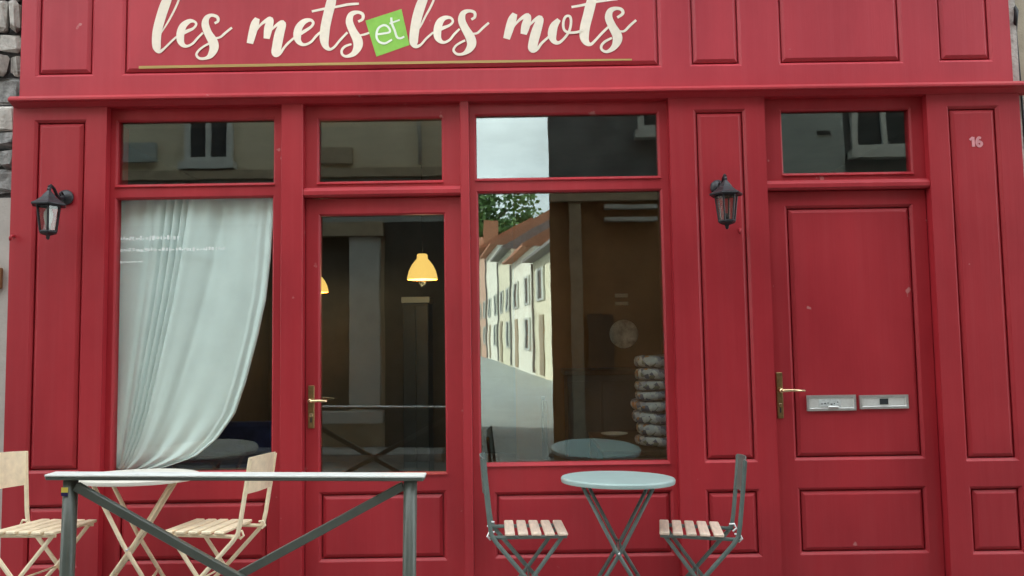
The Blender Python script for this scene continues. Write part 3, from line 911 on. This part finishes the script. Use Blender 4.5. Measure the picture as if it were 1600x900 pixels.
# ================================================================== lanterns
def lantern(x, bulb, label):
    t = tag(empty('wall_lantern', (x, 0, 2.26)), label, 'lantern', 'wall lanterns on the shopfront')
    ay = -.165
    m = MB(); m.smooth = True
    m.lathe([(.0, .0), (.040, .0), (.046, .006), (.046, .014), (.030, .020), (.020, .030), (.0, .031)], n=20, cap=False)
    m.v = [(a, -c + .006 , b + .075) for a, b, c in m.v]
    local(t, m, 'wall_plate', 'black_iron')
    m = MB(); m.smooth = True
    m.tube([(0, -.02, .070), (0, -.06, .058), (0, -.09, .070), (0, -.12, .105), (0, -.15, .118), (0, ay, .100), (0, ay, .055)], [.011, .010, .009, .009, .009, .009, .009], 10)
    m.tube([(0, -.03, .085), (0, -.05, .10), (0, -.065, .088), (0, -.055, .076)], .006, 8)
    local(t, m, 'arm', 'black_iron')
    m = MB()
    m.lathe([(.0, .118), (.010, .112), (.006, .104), (.012, .095), (.010, .085), (.026, .066), (.034, .058), (.040, .046), (.074, .018), (.096, .006), (.098, .0), (.094, -.006), (.060, -.006)], 0, ay, 6, cap=False)
    local(t, m, 'roof', 'black_iron')
    m = MB()
    for k in range(6):
        a = 2 * math.pi * k / 6
        ca, sa = math.cos(a), math.sin(a)
        m.tube([(.064 * ca, ay + .064 * sa, -.006), (.046 * ca, ay + .046 * sa, -.155)], .0055, 6)
    m.lathe([(.050, -.150), (.052, -.158), (.046, -.166), (.030, -.174), (.014, -.178), (.010, -.188), (.012, -.193), (.004, -.203), (.0, -.203)], 0, ay, 6, cap=False)
    m.lathe([(.068, -.004), (.068, -.012), (.060, -.012)], 0, ay, 6, cap=False)
    local(t, m, 'cage', 'black_iron')
    m = MB().lathe([(.060, -.012), (.043, -.152)], 0, ay, 6, cap=False)
    local(t, m, 'glass', 'lantern_glass')
    m = MB(); m.smooth = True
    if bulb:
        m.lathe([(.012, -.140), (.014, -.110), (.020, -.090), (.024, -.070), (.023, -.045), (.015, -.025), (.0, -.020)], 0, ay, 14)
    else:
        m.lathe([(.009, -.150), (.010, -.120), (.008, -.110), (.0, -.108)], 0, ay, 10)
    local(t, m, 'bulb', 'bulb_white' if bulb else 'black_iron')
    return t
lantern(-2.685, True, 'black wall lantern with a white bulb on the leftmost red pilaster')
lantern(1.252, False, 'black wall lantern without visible bulb between the right display window and house door')

# ================================================================== crowd barrier
def barrier():
    y = -1.346
    t = tag(empty('street_barrier', (-1.14, y, gz(-1.14))), 'grey metal pavement barrier with diagonal cross bars in front of the cream table', 'barrier')
    t.rotation_euler = (0, R(1.03), 0)
    m = MB().box(-.776, .757, -.040, .040, .872, .896, .005)
    m.v = [(a, b, min(c, .8845)) for a, b, c in m.v]
    local(t, m, 'top_rail', 'barrier_grey')
    local(t, MB().box(-.778, .759, -.041, .034, .885, .895, .003), 'lit_top_strip', 'rail_top_lit')  # added pale strip that paints the bright sky-lit top of the rail
    for x in (-.692, .697):
        m = MB(); m.smooth = True
        m.tube([(x, 0, -.05), (x, 0, .8715)], .0275, 20)
        local(t, m, 'post', 'barrier_grey')
    for s in (-1, 1):
        m = MB()
        dx, dz = 1.33, .72
        L_ = math.hypot(dx, dz)
        m.box(-L_ / 2, L_ / 2, -.012 + .0005 * s, .012 + .0005 * s, -.0175, .0175, .003)
        an = math.atan2(dz, dx) * s
        ca, sa = math.cos(an), math.sin(an)
        off = .0130 * s
        m.v = [(a * ca - c * sa + .003, b + off, a * sa + c * ca + .485) for a, b, c in m.v]
        local(t, m, 'diagonal_bar', 'barrier_grey')
    m = MB()
    m.mat('sticker_yellow').box(-.712, -.686, -.0300, -.0272, .822, .842)
    m.mat('sticker_navy').box(-.712, -.686, -.0300, -.0272, .808, .8215)
    local(t, m, 'sticker', None)
    return t
barrier()

# ================================================================== tables and chairs
def stand(t, rz):
    """stand a thing upright on the sloping pavement"""
    q = Vector((0, 0, 1)).rotation_difference(Vector((.018, -TILT, 1)).normalized())
    t.rotation_euler = (q.to_matrix() @ Matrix.Rotation(rz, 3, 'Z')).to_euler()

def table(x, y, rz, top, metal, label, rad=.30, flip=1):
    t = tag(empty('cafe_table', (x, y, gz(x, y)), rz), label, 'table', 'folding cafe tables')
    stand(t, rz)
    m = MB()
    m.lathe([(.0, .696), (rad - .012, .696), (rad - .006, .690), (rad - .002, .686), (rad, .692), (rad + .001, .704), (rad - .003, .711), (rad - .010, .713), (.0, .714)], n=64, cap=False)
    local(t, m, 'tabletop', top)
    for s, wy in ((1, .165), (-1, .125)):
        for q in (-1, 1):
            m = MB(); m.smooth = True
            m.tube([(-.185 * s, wy * q, .690), (-.02 * s, wy * q, .375), (.205 * s, wy * q, .012)], .0105, 8)
            local(t, m, 'leg', metal)
        for xx, ww, zz, rr_ in ((.205 * s, wy + .02, .012, .0105), (-.185 * s, wy, .686, .009), (.10 * s, wy, .178, .008)):
            m = MB(); m.smooth = True
            m.tube([(xx, -ww, zz), (xx, ww, zz)], rr_, 8)
            local(t, m, 'cross_bar', metal)
    m = MB(); m.smooth = True
    m.tube([(-.002, -.18, .355), (-.002, .18, .355)], .006, 8)
    local(t, m, 'pivot_rod', 'steel')
    return t

def chair(x, y, rz, metal, slat, label, group='folding cafe chairs'):
    t = tag(empty('folding_chair', (x, y, gz(x, y)), rz), label, 'chair', group)
    stand(t, rz)
    for q in (-1, 1):
        yy = .168 * q
        m = MB()
        m.tube([(-.262, yy, .818), (-.250, yy, .70), (-.226, yy, .50), (-.216, yy, .445), (-.190, yy, .405), (-.02, yy, .213), (.178, yy, .008)], .0125, 6, flat=(1.0, .55))
        local(t, m, 'back_upright', metal)
        yy = .146 * q
        m = MB()
        m.tube([(.145, yy, .432), (-.02, yy, .213), (-.195, yy, .008)], .0115, 6, flat=(1.0, .55))
        local(t, m, 'leg', metal)
        yy = .154 * q
        m = MB()
        m.tube([(-.222, yy, .428), (.168, yy, .434)], .011, 6, flat=(.95, .5))
        local(t, m, 'seat_rail', metal)
        m = MB()
        m.tube([(-.218, yy - .012 * q, .415), (-.236, yy - .012 * q, .432), (-.226, yy - .012 * q, .455), (-.200, yy - .012 * q, .452)], .006, 6)
        local(t, m, 'hinge', 'steel' if slat != metal else metal)
    for k in range(5):
        xx = -.122 + k * .067
        m = MB().box(xx - .025, xx + .025, -.182, .182, .441, .457, .004)
        local(t, m, 'slat', slat)
    m = MB()
    n = 8
    for i in range(n):                                   # curved backrest plate
        a0, a1 = -1 + 2 * i / n, -1 + 2 * (i + 1) / n
        def P(a, z, d):
            return (-.262 - .020 * (1 - a * a) + (.818 - z) * .09 + d, .178 * a, z)
        zt0, zt1 = .823 + .006 * (1 - a0 * a0), .823 + .006 * (1 - a1 * a1)
        vs_ = [P(a0, .640, 0), P(a1, .640, 0), P(a1, zt1, 0), P(a0, zt0, 0), P(a0, .640, .006), P(a1, .640, .006), P(a1, zt1, .006), P(a0, zt0, .006)]
        fs_ = [(0, 1, 2, 3), (7, 6, 5, 4), (0, 4, 5, 1), (3, 2, 6, 7)]
        if i == 0: fs_.append((0, 3, 7, 4))
        if i == n - 1: fs_.append((1, 5, 6, 2))
        m.add(vs_, fs_)
    local(t, m, 'backrest', metal)
    for xx, ww, zz, rr_ in ((.178, .18, .010, .008), (-.195, .158, .010, .008), (-.02, .182, .213, .005)):
        m = MB(); m.smooth = True
        m.tube([(xx, -ww, zz), (xx, ww, zz)], rr_, 8)
        local(t, m, 'cross_bar', metal)
    return t

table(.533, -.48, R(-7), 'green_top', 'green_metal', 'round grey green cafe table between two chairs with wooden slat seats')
chair(.080, -.47, R(1.5), 'green_metal', 'pale_wood', 'grey green folding chair with pale wooden slats, left of the grey green table')
chair(.925, -.47, R(169), 'green_metal', 'pale_wood', 'grey green folding chair with pale wooden slats, right of the grey green table')
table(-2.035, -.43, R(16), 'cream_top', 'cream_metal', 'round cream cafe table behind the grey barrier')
chair(-2.49, -.48, R(-3), 'cream_metal', 'cream_metal', 'cream folding chair left of the cream table, cut by the photo edge')
chair(-1.62, -.46, R(177), 'cream_metal', 'cream_metal', 'cream folding chair right of the cream table, under the curtained window')

# ================================================================== inside the shop
def curtain():
    EDGE = [(2.345, -1.462), (2.1, -1.480), (1.95, -1.488), (1.70, -1.514), (1.50, -1.560), (1.22, -1.640), (1.034, -1.705), (.88, -1.812), (.765, -1.945), (.705, -2.10), (.675, -2.22)]
    def right(z):
        for (za, xa), (zb, xb) in zip(EDGE, EDGE[1:]):
            if zb <= z <= za:
                t_ = (za - z) / (za - zb)
                return xa + (xb - xa) * t_
        return EDGE[-1][1] if z < EDGE[-1][0] else EDGE[0][1]
    nu, nv = 150, 70
    vs, fs = [], []
    for j in range(nv + 1):
        v = j / nv
        z0 = 2.395 - v * 1.72
        xr = right(z0); xl = -2.432 - .012 * v
        gather = max(0, v - .45) / .55
        for i in range(nu + 1):
            u = i / nu
            uu = u - .06 * math.sin(math.pi * u) * v
            x = xl + (xr - xl) * uu
            z = z0 - .05 * u * gather * (1 - gather) * 2
            uf = .37 - .17 * v ** 1.5
            k_ = 1.0 - .25 * v
            y = .130 + .009 * math.sin(u * 9.5 + 1.0 + .8 * v) * (1 - .4 * v) + .0045 * math.sin(u * 21 + 2.0 * v)
            y += (.006 * math.sin(u * 62) + .004 * math.sin(u * 37 + 2)) * max(0, 1 - v * 6)          # heading gathers
            for off, wd_, dp in ((-.155, .020, .012), (-.075, .010, .040), (-.022, .009, .046), (.030, .009, .050), (.074, .007, .030), (.30, .03, .008)):
                y += dp * math.exp(-((u - uf - off * k_) / wd_) ** 2)
            for off, wd_, dp in ((-.050, .016, .010), (.004, .016, .010), (.052, .014, .010), (.115, .03, .008)):
                y -= dp * math.exp(-((u - uf - off * k_) / wd_) ** 2)
            for off, dp in ((.985, .012), (.955, -.010), (.925, .008)):                                 # hem and its parallel creases
                y -= dp * math.exp(-((u - off) / .011) ** 2) * (.4 + .6 * v)
            y += gather * (.016 * math.sin(u * 30 + v * 5) * gather + .03 * u)
            vs.append((x, y, z))
    for j in range(nv):
        for i in range(nu):
            a = j * (nu + 1) + i
            fs.append((a, a + 1, a + nu + 2, a + nu + 1))
    mb = MB(); mb.smooth = True
    mb.add(vs, fs)
    o = mb.build('curtain', 'curtain')
    so = o.modifiers.new('thickness', 'SOLIDIFY'); so.thickness = .0015
    return tag(o, 'off white curtain swept to the lower left inside the left display window', 'curtain')
b = MATS['curtain'].node_tree.nodes['Principled BSDF']
b.inputs['Subsurface Weight'].default_value = 0.0
curtain()
mb = MB(); mb.smooth = True
mb.tube([(-2.46, .155, 2.410), (-1.38, .155, 2.410)], .010, 10)
tag(mb.build('curtain_rod', 'dark_wood'), 'thin dark rod carrying the off white curtain', 'rod')

def pendant(x, y, z, label, watts):
    t = tag(empty('pendant_lamp', (x, y, z)), label, 'lamp', 'lit yellow pendant lamps in the shop')
    m = MB(); m.smooth = True
    m.lathe([(.128, 0), (.134, .004), (.131, .020), (.118, .075), (.094, .125), (.068, .160), (.048, .182), (.046, .215), (.038, .225), (.0, .226)], n=28, cap=False)
    local(t, m, 'lamp_shade', 'lamp_shade')
    m = MB(); m.smooth = True
    m.tube([(0, 0, .22), (0, 0, 2.985 - z)], .004, 6)
    local(t, m, 'cord', 'cable')
    m = MB(); m.smooth = True
    m.lathe([(.0, .02), (.02, .028), (.032, .05), (.030, .075), (.016, .10), (.014, .13), (.0, .13)], n=14, cap=False)
    local(t, m, 'bulb', 'bulb_lit')
    ld = bpy.data.lights.new('lamp_light', 'POINT'); ld.energy = watts; ld.color = (1.0, .70, .36); ld.shadow_soft_size = .03
    lo = bpy.data.objects.new('lamp_light', ld); C.objects.link(lo); lo.parent = t; lo.location = (0, 0, -.03)
emit_mat('lamp_shade', (1.0, .60, .15), 0.33)
emit_mat('bulb_lit', (1.0, .80, .5), 2.0)
pendant(-.780, 2.0, 1.961, 'lit yellow pendant lamp seen through the upper right of the glazed door', 3.0)
pendant(-2.134, 3.6, 1.964, 'lit yellow pendant lamp half hidden by the left stile of the glazed door', 3.0)

# tall cabinet with a pale cap
cb = tag(empty('tall_cabinet', (-.975, 3.2, .05)), 'tall dark cabinet with a pale top below the pendant lamp', 'cabinet')
MB().box(-1.105, -.845, 3.02, 3.40, .05, 1.806, .006).build('body', 'counter_slate', cb)
MB().box(-1.118, -.832, 3.0, 3.42, 1.807, 1.868, .006).build('top', 'trim_pale', cb)
for a, b_ in ((-1.100, -.978), (-.972, -.850)):
    MB().box(a, b_, 3.004, 3.019, .12, 1.78, .004).build('door', 'counter_slate', cb)

# brown wall with plate and plaques
m = MB(); m.smooth = True
m.lathe([(.0, .0), (.085, .0), (.130, .016), (.137, .020), (.132, .024), (.088, .010), (.0, .009)], n=32, cap=False)
m.v = [(a + 1.06, 2.655 - c, b_ + 1.462) for a, b_, c in m.v]
pl = tag(m.build('wall_plate_ornament', 'painted_plate'), 'round white plate hung on the brown wall inside the right window', 'plate')
for z in (1.812, 1.735):
    o = MB().box(.985, 1.110, 2.640, 2.658, z, z + .036, .003).build('wall_plaque', 'plaque')
    tag(o, 'upper of two narrow pale plaques on the brown wall above the round plate' if z > 1.8 else 'lower of two narrow pale plaques on the brown wall above the round plate', 'plaque', 'pale plaques on the brown wall')

# dark counter, dining table, chair, dish and patterned jar
ct = tag(empty('bar_counter', (.85, 2.4, .05)), 'dark slate counter in front of the brown wall inside', 'counter')
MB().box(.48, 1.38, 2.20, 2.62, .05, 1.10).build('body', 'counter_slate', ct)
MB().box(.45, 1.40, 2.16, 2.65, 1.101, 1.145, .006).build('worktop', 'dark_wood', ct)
for k in range(3):
    MB().box(.49 + k * .297, .77 + k * .297, 2.185, 2.199, .12, 1.05, .004).build('panel', 'counter_slate', ct)
it = tag(empty('dining_table', (.98, 1.3, .05)), 'dark wooden table inside the right display window', 'table')
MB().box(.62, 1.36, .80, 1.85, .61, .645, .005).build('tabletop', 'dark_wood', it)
for x in (.66, 1.32):
    for y in (.84, 1.81):
        MB().box(x - .03, x + .03, y - .03, y + .03, .05, .609, .004).build('leg', 'dark_wood', it)
m = MB(); m.smooth = True
m.lathe([(.0, .0), (.05, .0), (.075, .010), (.105, .022), (.108, .026), (.103, .026), (.07, .014), (.0, .010)], n=28, cap=False)
m.v = [(a + .80, b_ + 1.55, c + .646) for a, b_, c in m.v]
tag(m.build('dish', 'porcelain'), 'small white dish on the dark table inside the right window', 'dish')
rc = random.Random(9)
zc = .646
for k in range(8):
    hh = rc.uniform(.062, .088)
    wx, wy = rc.uniform(.185, .215) - .012 * max(0, k - 5), rc.uniform(.16, .19)
    m = MB(); m.smooth = True
    n = 26
    rings = [(.80, 0), (.95, .10), (1.0, .35), (1.0, .65), (.95, .90), (.80, 1.0)]
    for q, (sc, t_) in enumerate(rings):
        for i in range(n):
            an = 2 * math.pi * i / n
            ca, sa = math.cos(an), math.sin(an)
            rr_ = (abs(ca) ** 3 + abs(sa) ** 3) ** (-1 / 3) * (1 + .03 * math.sin(an * 3 + k * 2))
            m.v.append((wx * ca * rr_ * sc, wy * sa * rr_ * sc, t_ * hh + .006 * math.sin(an * 2 + k)))
    for q in range(len(rings) - 1):
        for i in range(n):
            j = (i + 1) % n
            m.f.append([q * n + i, q * n + j, q * n + n + j, q * n + n + i]); m.m.append(0); m.sm.append(True)
    m.f += [list(range(n))[::-1], [(len(rings) - 1) * n + i for i in range(n)]]; m.m += [0, 0]; m.sm += [True, True]
    o = m.build('folded_cloth', 'floral'); o.location = (1.075 + rc.uniform(-.012, .012), 1.03 + rc.uniform(-.01, .01), zc + .007)
    o.rotation_euler = (0, 0, rc.uniform(-.15, .15))
    tag(o, ['bottom', 'second lowest', 'third lowest', 'fourth lowest', 'fifth lowest', 'sixth lowest', 'second highest', 'topmost'][k] + ' folded floral cloth of the stack at the right window edge', 'cloth', 'stack of folded floral cloths')
    zc += hh + .004
ch = tag(empty('wooden_chair', (.42, 1.5, .05)), 'dark wooden dining chair inside beside the dark table', 'chair')
MB().box(.22, .60, 1.30, 1.68, .44, .47, .006).build('seat', 'dark_wood', ch)
for x, y, h in ((.24, 1.32, .44), (.24, 1.66, .44), (.58, 1.32, .44), (.58, 1.66, .44)):
    MB().box(x - .018, x + .018, y - .018, y + .018, .05, h - .001, .003).build('leg', 'dark_wood', ch)
for y in (1.32, 1.66):
    MB().box(.225, .255, y - .016, y + .016, .471, .96, .003).build('back_post', 'dark_wood', ch)
for z in (.60, .72, .86):
    MB().box(.230, .250, 1.337, 1.643, z, z + .07, .003).build('back_slat', 'dark_wood', ch)
bn = tag(empty('upholstered_bench', (-1.95, .8, .05)), 'dark blue upholstered bench behind the lower curtain edge', 'bench')
MB().box(-2.5, -1.45, .62, 1.12, .05, .48, .01).build('base', 'dark_wood', bn)
MB().box(-2.5, -1.45, .60, 1.12, .481, .62, .035).build('cushion', 'navy_cloth', bn)
MB().box(-2.5, -1.45, 1.0, 1.14, .621, .86, .03).build('backrest', 'navy_cloth', bn)

# ================================================================== the street behind the camera, mirrored in the panes
def facing_windows(root, rects, y, shut=None, frame_m='trim_pale', name='window'):
    """windows on a wall that faces the shop (+y); rects are (x0, x1, z0, z1)"""
    for a, b_, c, d in rects:
        m = MB()
        for q in ((a, a + .07, c, d), (b_ - .07, b_, c, d), (a + .07, b_ - .07, c, c + .07), (a + .07, b_ - .07, d - .07, d), ((a + b_) / 2 - .03, (a + b_) / 2 + .03, c + .07, d - .07)):
            m.box(q[0], q[1], y + .002, y + .07, q[2], q[3])
        wdw = m.build(name, frame_m, root)
        MB().box(a + .071, b_ - .071, y + .01, y + .03, c + .071, d - .071).build('pane', 'window_dark', wdw)
        MB().box(a - .05, b_ + .05, y + .002, y + .14, c - .10, c - .002).build('sill', frame_m, wdw)
        if shut:
            for s0, s1 in ((a - .5, a - .03), (b_ + .03, b_ + .5)):
                MB().box(s0, s1, y + .002, y + .05, c, d).build('shutter', shut, wdw)

YO = -4.25
# right-hand corner house: its flank opens away from the lane
h1 = tag(empty('corner_house', (4.5, YO, gz(4.5))), 'shaded brown corner house mirrored in the right display window', 'house')
MB().column([(.466, YO), (9.5, YO), (9.5, -13), (1.45, -13)], -.4, 7.2).build('wall', 'house_brown', h1)
MB().column([(.36, YO + .35), (9.8, YO + .35), (9.8, -13.3), (1.3, -13.3)], 7.21, 7.5).build('roof', 'roof_tile', h1)
MB().box(.475, 9.4, YO + .002, YO + .035, 3.22, 7.1).build('upper_cladding', 'house_slate', h1)
facing_windows(h1, [(1.55, 2.3, 3.9, 5.3), (4.12, 4.9, 3.62, 5.2), (6.6, 7.4, 3.8, 5.3)], YO + .035, None)
MB().box(2.95, 4.02, YO + .036, YO + .10, 2.6, 5.2).build('roller_shutter', 'house_grey', h1)
MB().box(3.70, 3.85, YO + .101, YO + .115, 3.82, 3.86).build('shutter_pull', 'shop_dark', h1)
MB().box(.475, 2.9, YO + .002, YO + .10, 3.06, 3.21).build('string_course', 'trim_wood', h1)
for za in (2.96, 2.81):
    MB().box(1.12, 1.75, YO + .002, YO + .12, za, za + .045).build('beam', 'trim_pale', h1)
MB().box(.70, .84, YO + .002, YO + .08, .0, 3.05).build('pilaster', 'trim_wood', h1)
MB().box(.90, 1.20, YO + .002, YO + .07, 1.05, 1.70).build('meter_cabinet', 'shop_dark', h1)
MB().box(2.0, 2.85, YO + .002, YO + .06, .0, 2.5).build('door', 'shop_dark', h1)
MB().box(3.2, 6.4, YO + .002, YO + .06, .4, 2.5).build('shop_window', 'shop_dark', h1)
# left-hand corner house with pale pilaster
YL = -5.20
h2 = tag(empty('corner_house', (-4.5, YL, gz(-4.5))), 'beige corner house with pale pilaster mirrored in the glazed door', 'house')
MB().box(-9.2, -.62, -8.2, YL, -.3, 7.2).build('wall', 'house_beige', h2)
MB().extrude_x([(-8.5, 7.2), (-4.9, 7.2), (-6.7, 8.3)], -9.4, -.5).build('roof', 'roof_tile', h2)
MB().box(-9.1, -.63, YL + .002, YL + .12, 3.60, 3.72).build('string_course', 'trim_wood', h2)
MB().box(-9.1, -.63, YL + .002, YL + .05, 3.0, 3.59).build('shop_fascia', 'house_grey', h2)
facing_windows(h2, [(-4.36, -3.72, 3.84, 5.1), (-6.6, -5.9, 3.84, 5.1)], YL, None)
MB().box(-5.35, -4.75, YL + .002, YL + .07, 3.86, 4.12).build('wall_vent', 'house_grey', h2)
MB().box(-2.55, -2.12, YL + .002, YL + .06, 3.80, 4.02).build('shop_sign', 'trim_wood', h2)
m = MB(); m.smooth = True
m.tube([(-1.22, YL + .09, 5.2), (-1.20, YL + .09, 3.76)], .028, 8)
m.build('downpipe', 'trim_pale', h2)
MB().box(-2.145, -1.75, YL + .002, YL + .12, .52, 2.80).build('pilaster', 'trim_pale', h2)
MB().box(-2.6, -1.70, YL + .002, YL + .16, 2.805, 2.995).build('entablature', 'trim_wood', h2)
MB().box(-2.6, -1.70, YL + .002, YL + .20, .36, .515).build('ledge', 'trim_pale', h2)
MB().box(-2.58, -2.15, YL + .002, YL + .04, .52, 2.80).build('shop_window', 'shop_dark', h2)
MB().box(-1.69, -.66, YL + .002, YL + .05, .0, 2.995).build('shop_door', 'shop_dark', h2)
MB().box(-8.9, -2.61, YL + .002, YL + .06, .0, 2.995).build('shop_front', 'shop_dark', h2)
# unseen tall house, added to keep the sun off the shopfront
h3 = tag(empty('sun_blocker_house', (-20, -1, gz(-20))), 'unseen tall grey house added off to the left to shade the shopfront', 'house')
MB().box(-26, -16.5, -5.0, 4.5, -.4, 17.0).build('wall', 'house_grey', h3)
MB().extrude_x([(-5.4, 17.0), (4.9, 17.0), (-.25, 19.2)], -26.3, -16.2).build('roof', 'roof_slate', h3)
# terrace of pale houses down the lane
A = Vector((1.75, -17.6, 0)); th = R(-96.9)
ax = Vector((math.cos(th), math.sin(th), 0))
ROW = [(7.2, 4.5, 'house_cream', 'roof_slate', 'nearest cream terraced house in the lane mirrored in the right window'),
       (7.6, 5.2, 'house_white', 'roof_tile', 'second white terraced house in the mirrored lane, red tiled roof'),
       (6.4, 6.0, 'house_cream', 'roof_slate', 'third cream terraced house in the mirrored lane'),
       (8.0, 7.0, 'house_white', 'roof_tile', 'fourth white terraced house far down the mirrored lane'),
       (8.0, 7.8, 'house_pink', 'roof_tile', 'last pinkish terraced house at the far end of the mirrored lane')]
s_ = 0.0
for wd, ht, wm, rm, lab in ROW:
    p = A + ax * s_
    t = tag(empty('terraced_house', (p.x, p.y, -.1), th), lab, 'house', 'terraced houses along the lane')
    local(t, MB().box(.01, wd - .01, 0, 6.5, -.4, ht), 'wall', wm)
    local(t, MB().extrude_x([(-.45, ht - .05), (-.45, ht + .06), (3.2, ht + 2.1), (6.9, ht + .06), (6.9, ht - .05)], -.02, wd + .02), 'roof', rm)
    n = 2
    for i in range(n):
        cx = wd * (i + .5) / n
        for zb, hh in ((.95, 1.35), (2.85, 1.25)):
            if zb < 1 and i == 1:
                d_ = local(t, MB().box(cx - .5, cx + .5, -.05, -.002, .1, 2.35), 'door', 'trim_wood')
                continue
            if zb + hh > ht - .2: continue
            f_ = MB().frame(cx - .45, cx + .45, zb, zb + hh, [(cx - .37, cx + .37, zb + .08, zb + hh - .08)], -.06, -.002, [(0, 0), (0, .03)])
            wdw = local(t, f_, 'window', 'trim_pale')
            g_ = MB().box(cx - .38, cx + .38, -.030, -.012, zb + .07, zb + hh - .07).build('pane', 'window_dark'); g_.parent = wdw
            for q in (-1, 1):
                sh_ = MB().box(min(cx + q * .47, cx + q * .88), max(cx + q * .47, cx + q * .88), -.07, -.003, zb, zb + hh).build('shutter', 'shutter_pale'); sh_.parent = wdw
    local(t, MB().tube([(wd - .15, -.08, .1), (wd - .15, -.08, ht - .1)], .05, 8), 'downpipe', 'roof_slate')
    s_ += wd
# house closing the lane, with the brick chimney
he = tag(empty('end_house', (-5, -62, 0)), 'pink house with orange roof and brick chimney closing the mirrored lane', 'house')
MB().box(-12, 2.5, -70, -62, -.4, 8.2).build('wall', 'house_pink', he)
rf = MB().extrude_x([(-70.5, 8.2), (-61.5, 8.2), (-66, 11.0)], -12.3, 2.8).build('roof', 'roof_tile', he)
MB().box(-2.6, -1.2, -65.2, -64.0, 9.0, 12.3).build('chimney', 'chimney_brick', he)
facing_windows(he, [(-9, -8, 4.5, 6), (-5, -4, 4.5, 6), (-2, -1, 4.5, 6)], -62, None)

def tree(loc, h, r, label, seed, nleaf=5200):
    rr = random.Random(seed)
    t = tag(empty('broadleaf_tree', loc), label, 'tree')
    m = MB(); m.smooth = True
    m.tube([(0, 0, -.5), (.1, 0, h * .25), (-.1, .1, h * .5), (0, 0, h * .8)], [.42, .34, .25, .08], 10)
    tips = []
    for k in range(9):
        a = k * 2.4; z0 = h * (.35 + .045 * k)
        e = Vector((math.cos(a) * r * .75, math.sin(a) * r * .75, z0 + r * rr.uniform(.3, .8)))
        m.tube([(0, 0, z0), tuple(Vector((0, 0, z0)).lerp(e, .5) + Vector((0, 0, .3))), tuple(e)], [.16, .10, .04], 6)
        tips.append(e)
    local(t, m, 'trunk', 'bark')
    cl = [(Vector((rr.gauss(0, .45) * r, rr.gauss(0, .45) * r, h * .72 + rr.gauss(0, .38) * r)), rr.uniform(.24, .42) * r) for _ in range(26)] + [(e, .33 * r) for e in tips]
    m = MB()
    for i in range(nleaf):
        c, cr = rr.choice(cl)
        d = Vector((rr.gauss(0, 1), rr.gauss(0, 1), rr.gauss(0, 1))).normalized() * cr * rr.random() ** .4
        p = c + d
        u = Vector((rr.gauss(0, 1), rr.gauss(0, 1), rr.gauss(0, 1))).normalized() * rr.uniform(.25, .45)
        v = u.cross(Vector((rr.gauss(0, 1), rr.gauss(0, 1), rr.gauss(0, 1)))).normalized() * rr.uniform(.15, .26)
        m.add([p - u, p + v, p + u, p - v], [(0, 1, 2, 3)])
    o = m.build('crown', 'leaf', None, normals=False); o.parent = t
    return t
tree((-3.2, -78, 1.5), 16.0, 6.0, 'green tree rising behind the chimney in the mirrored lane', 11)
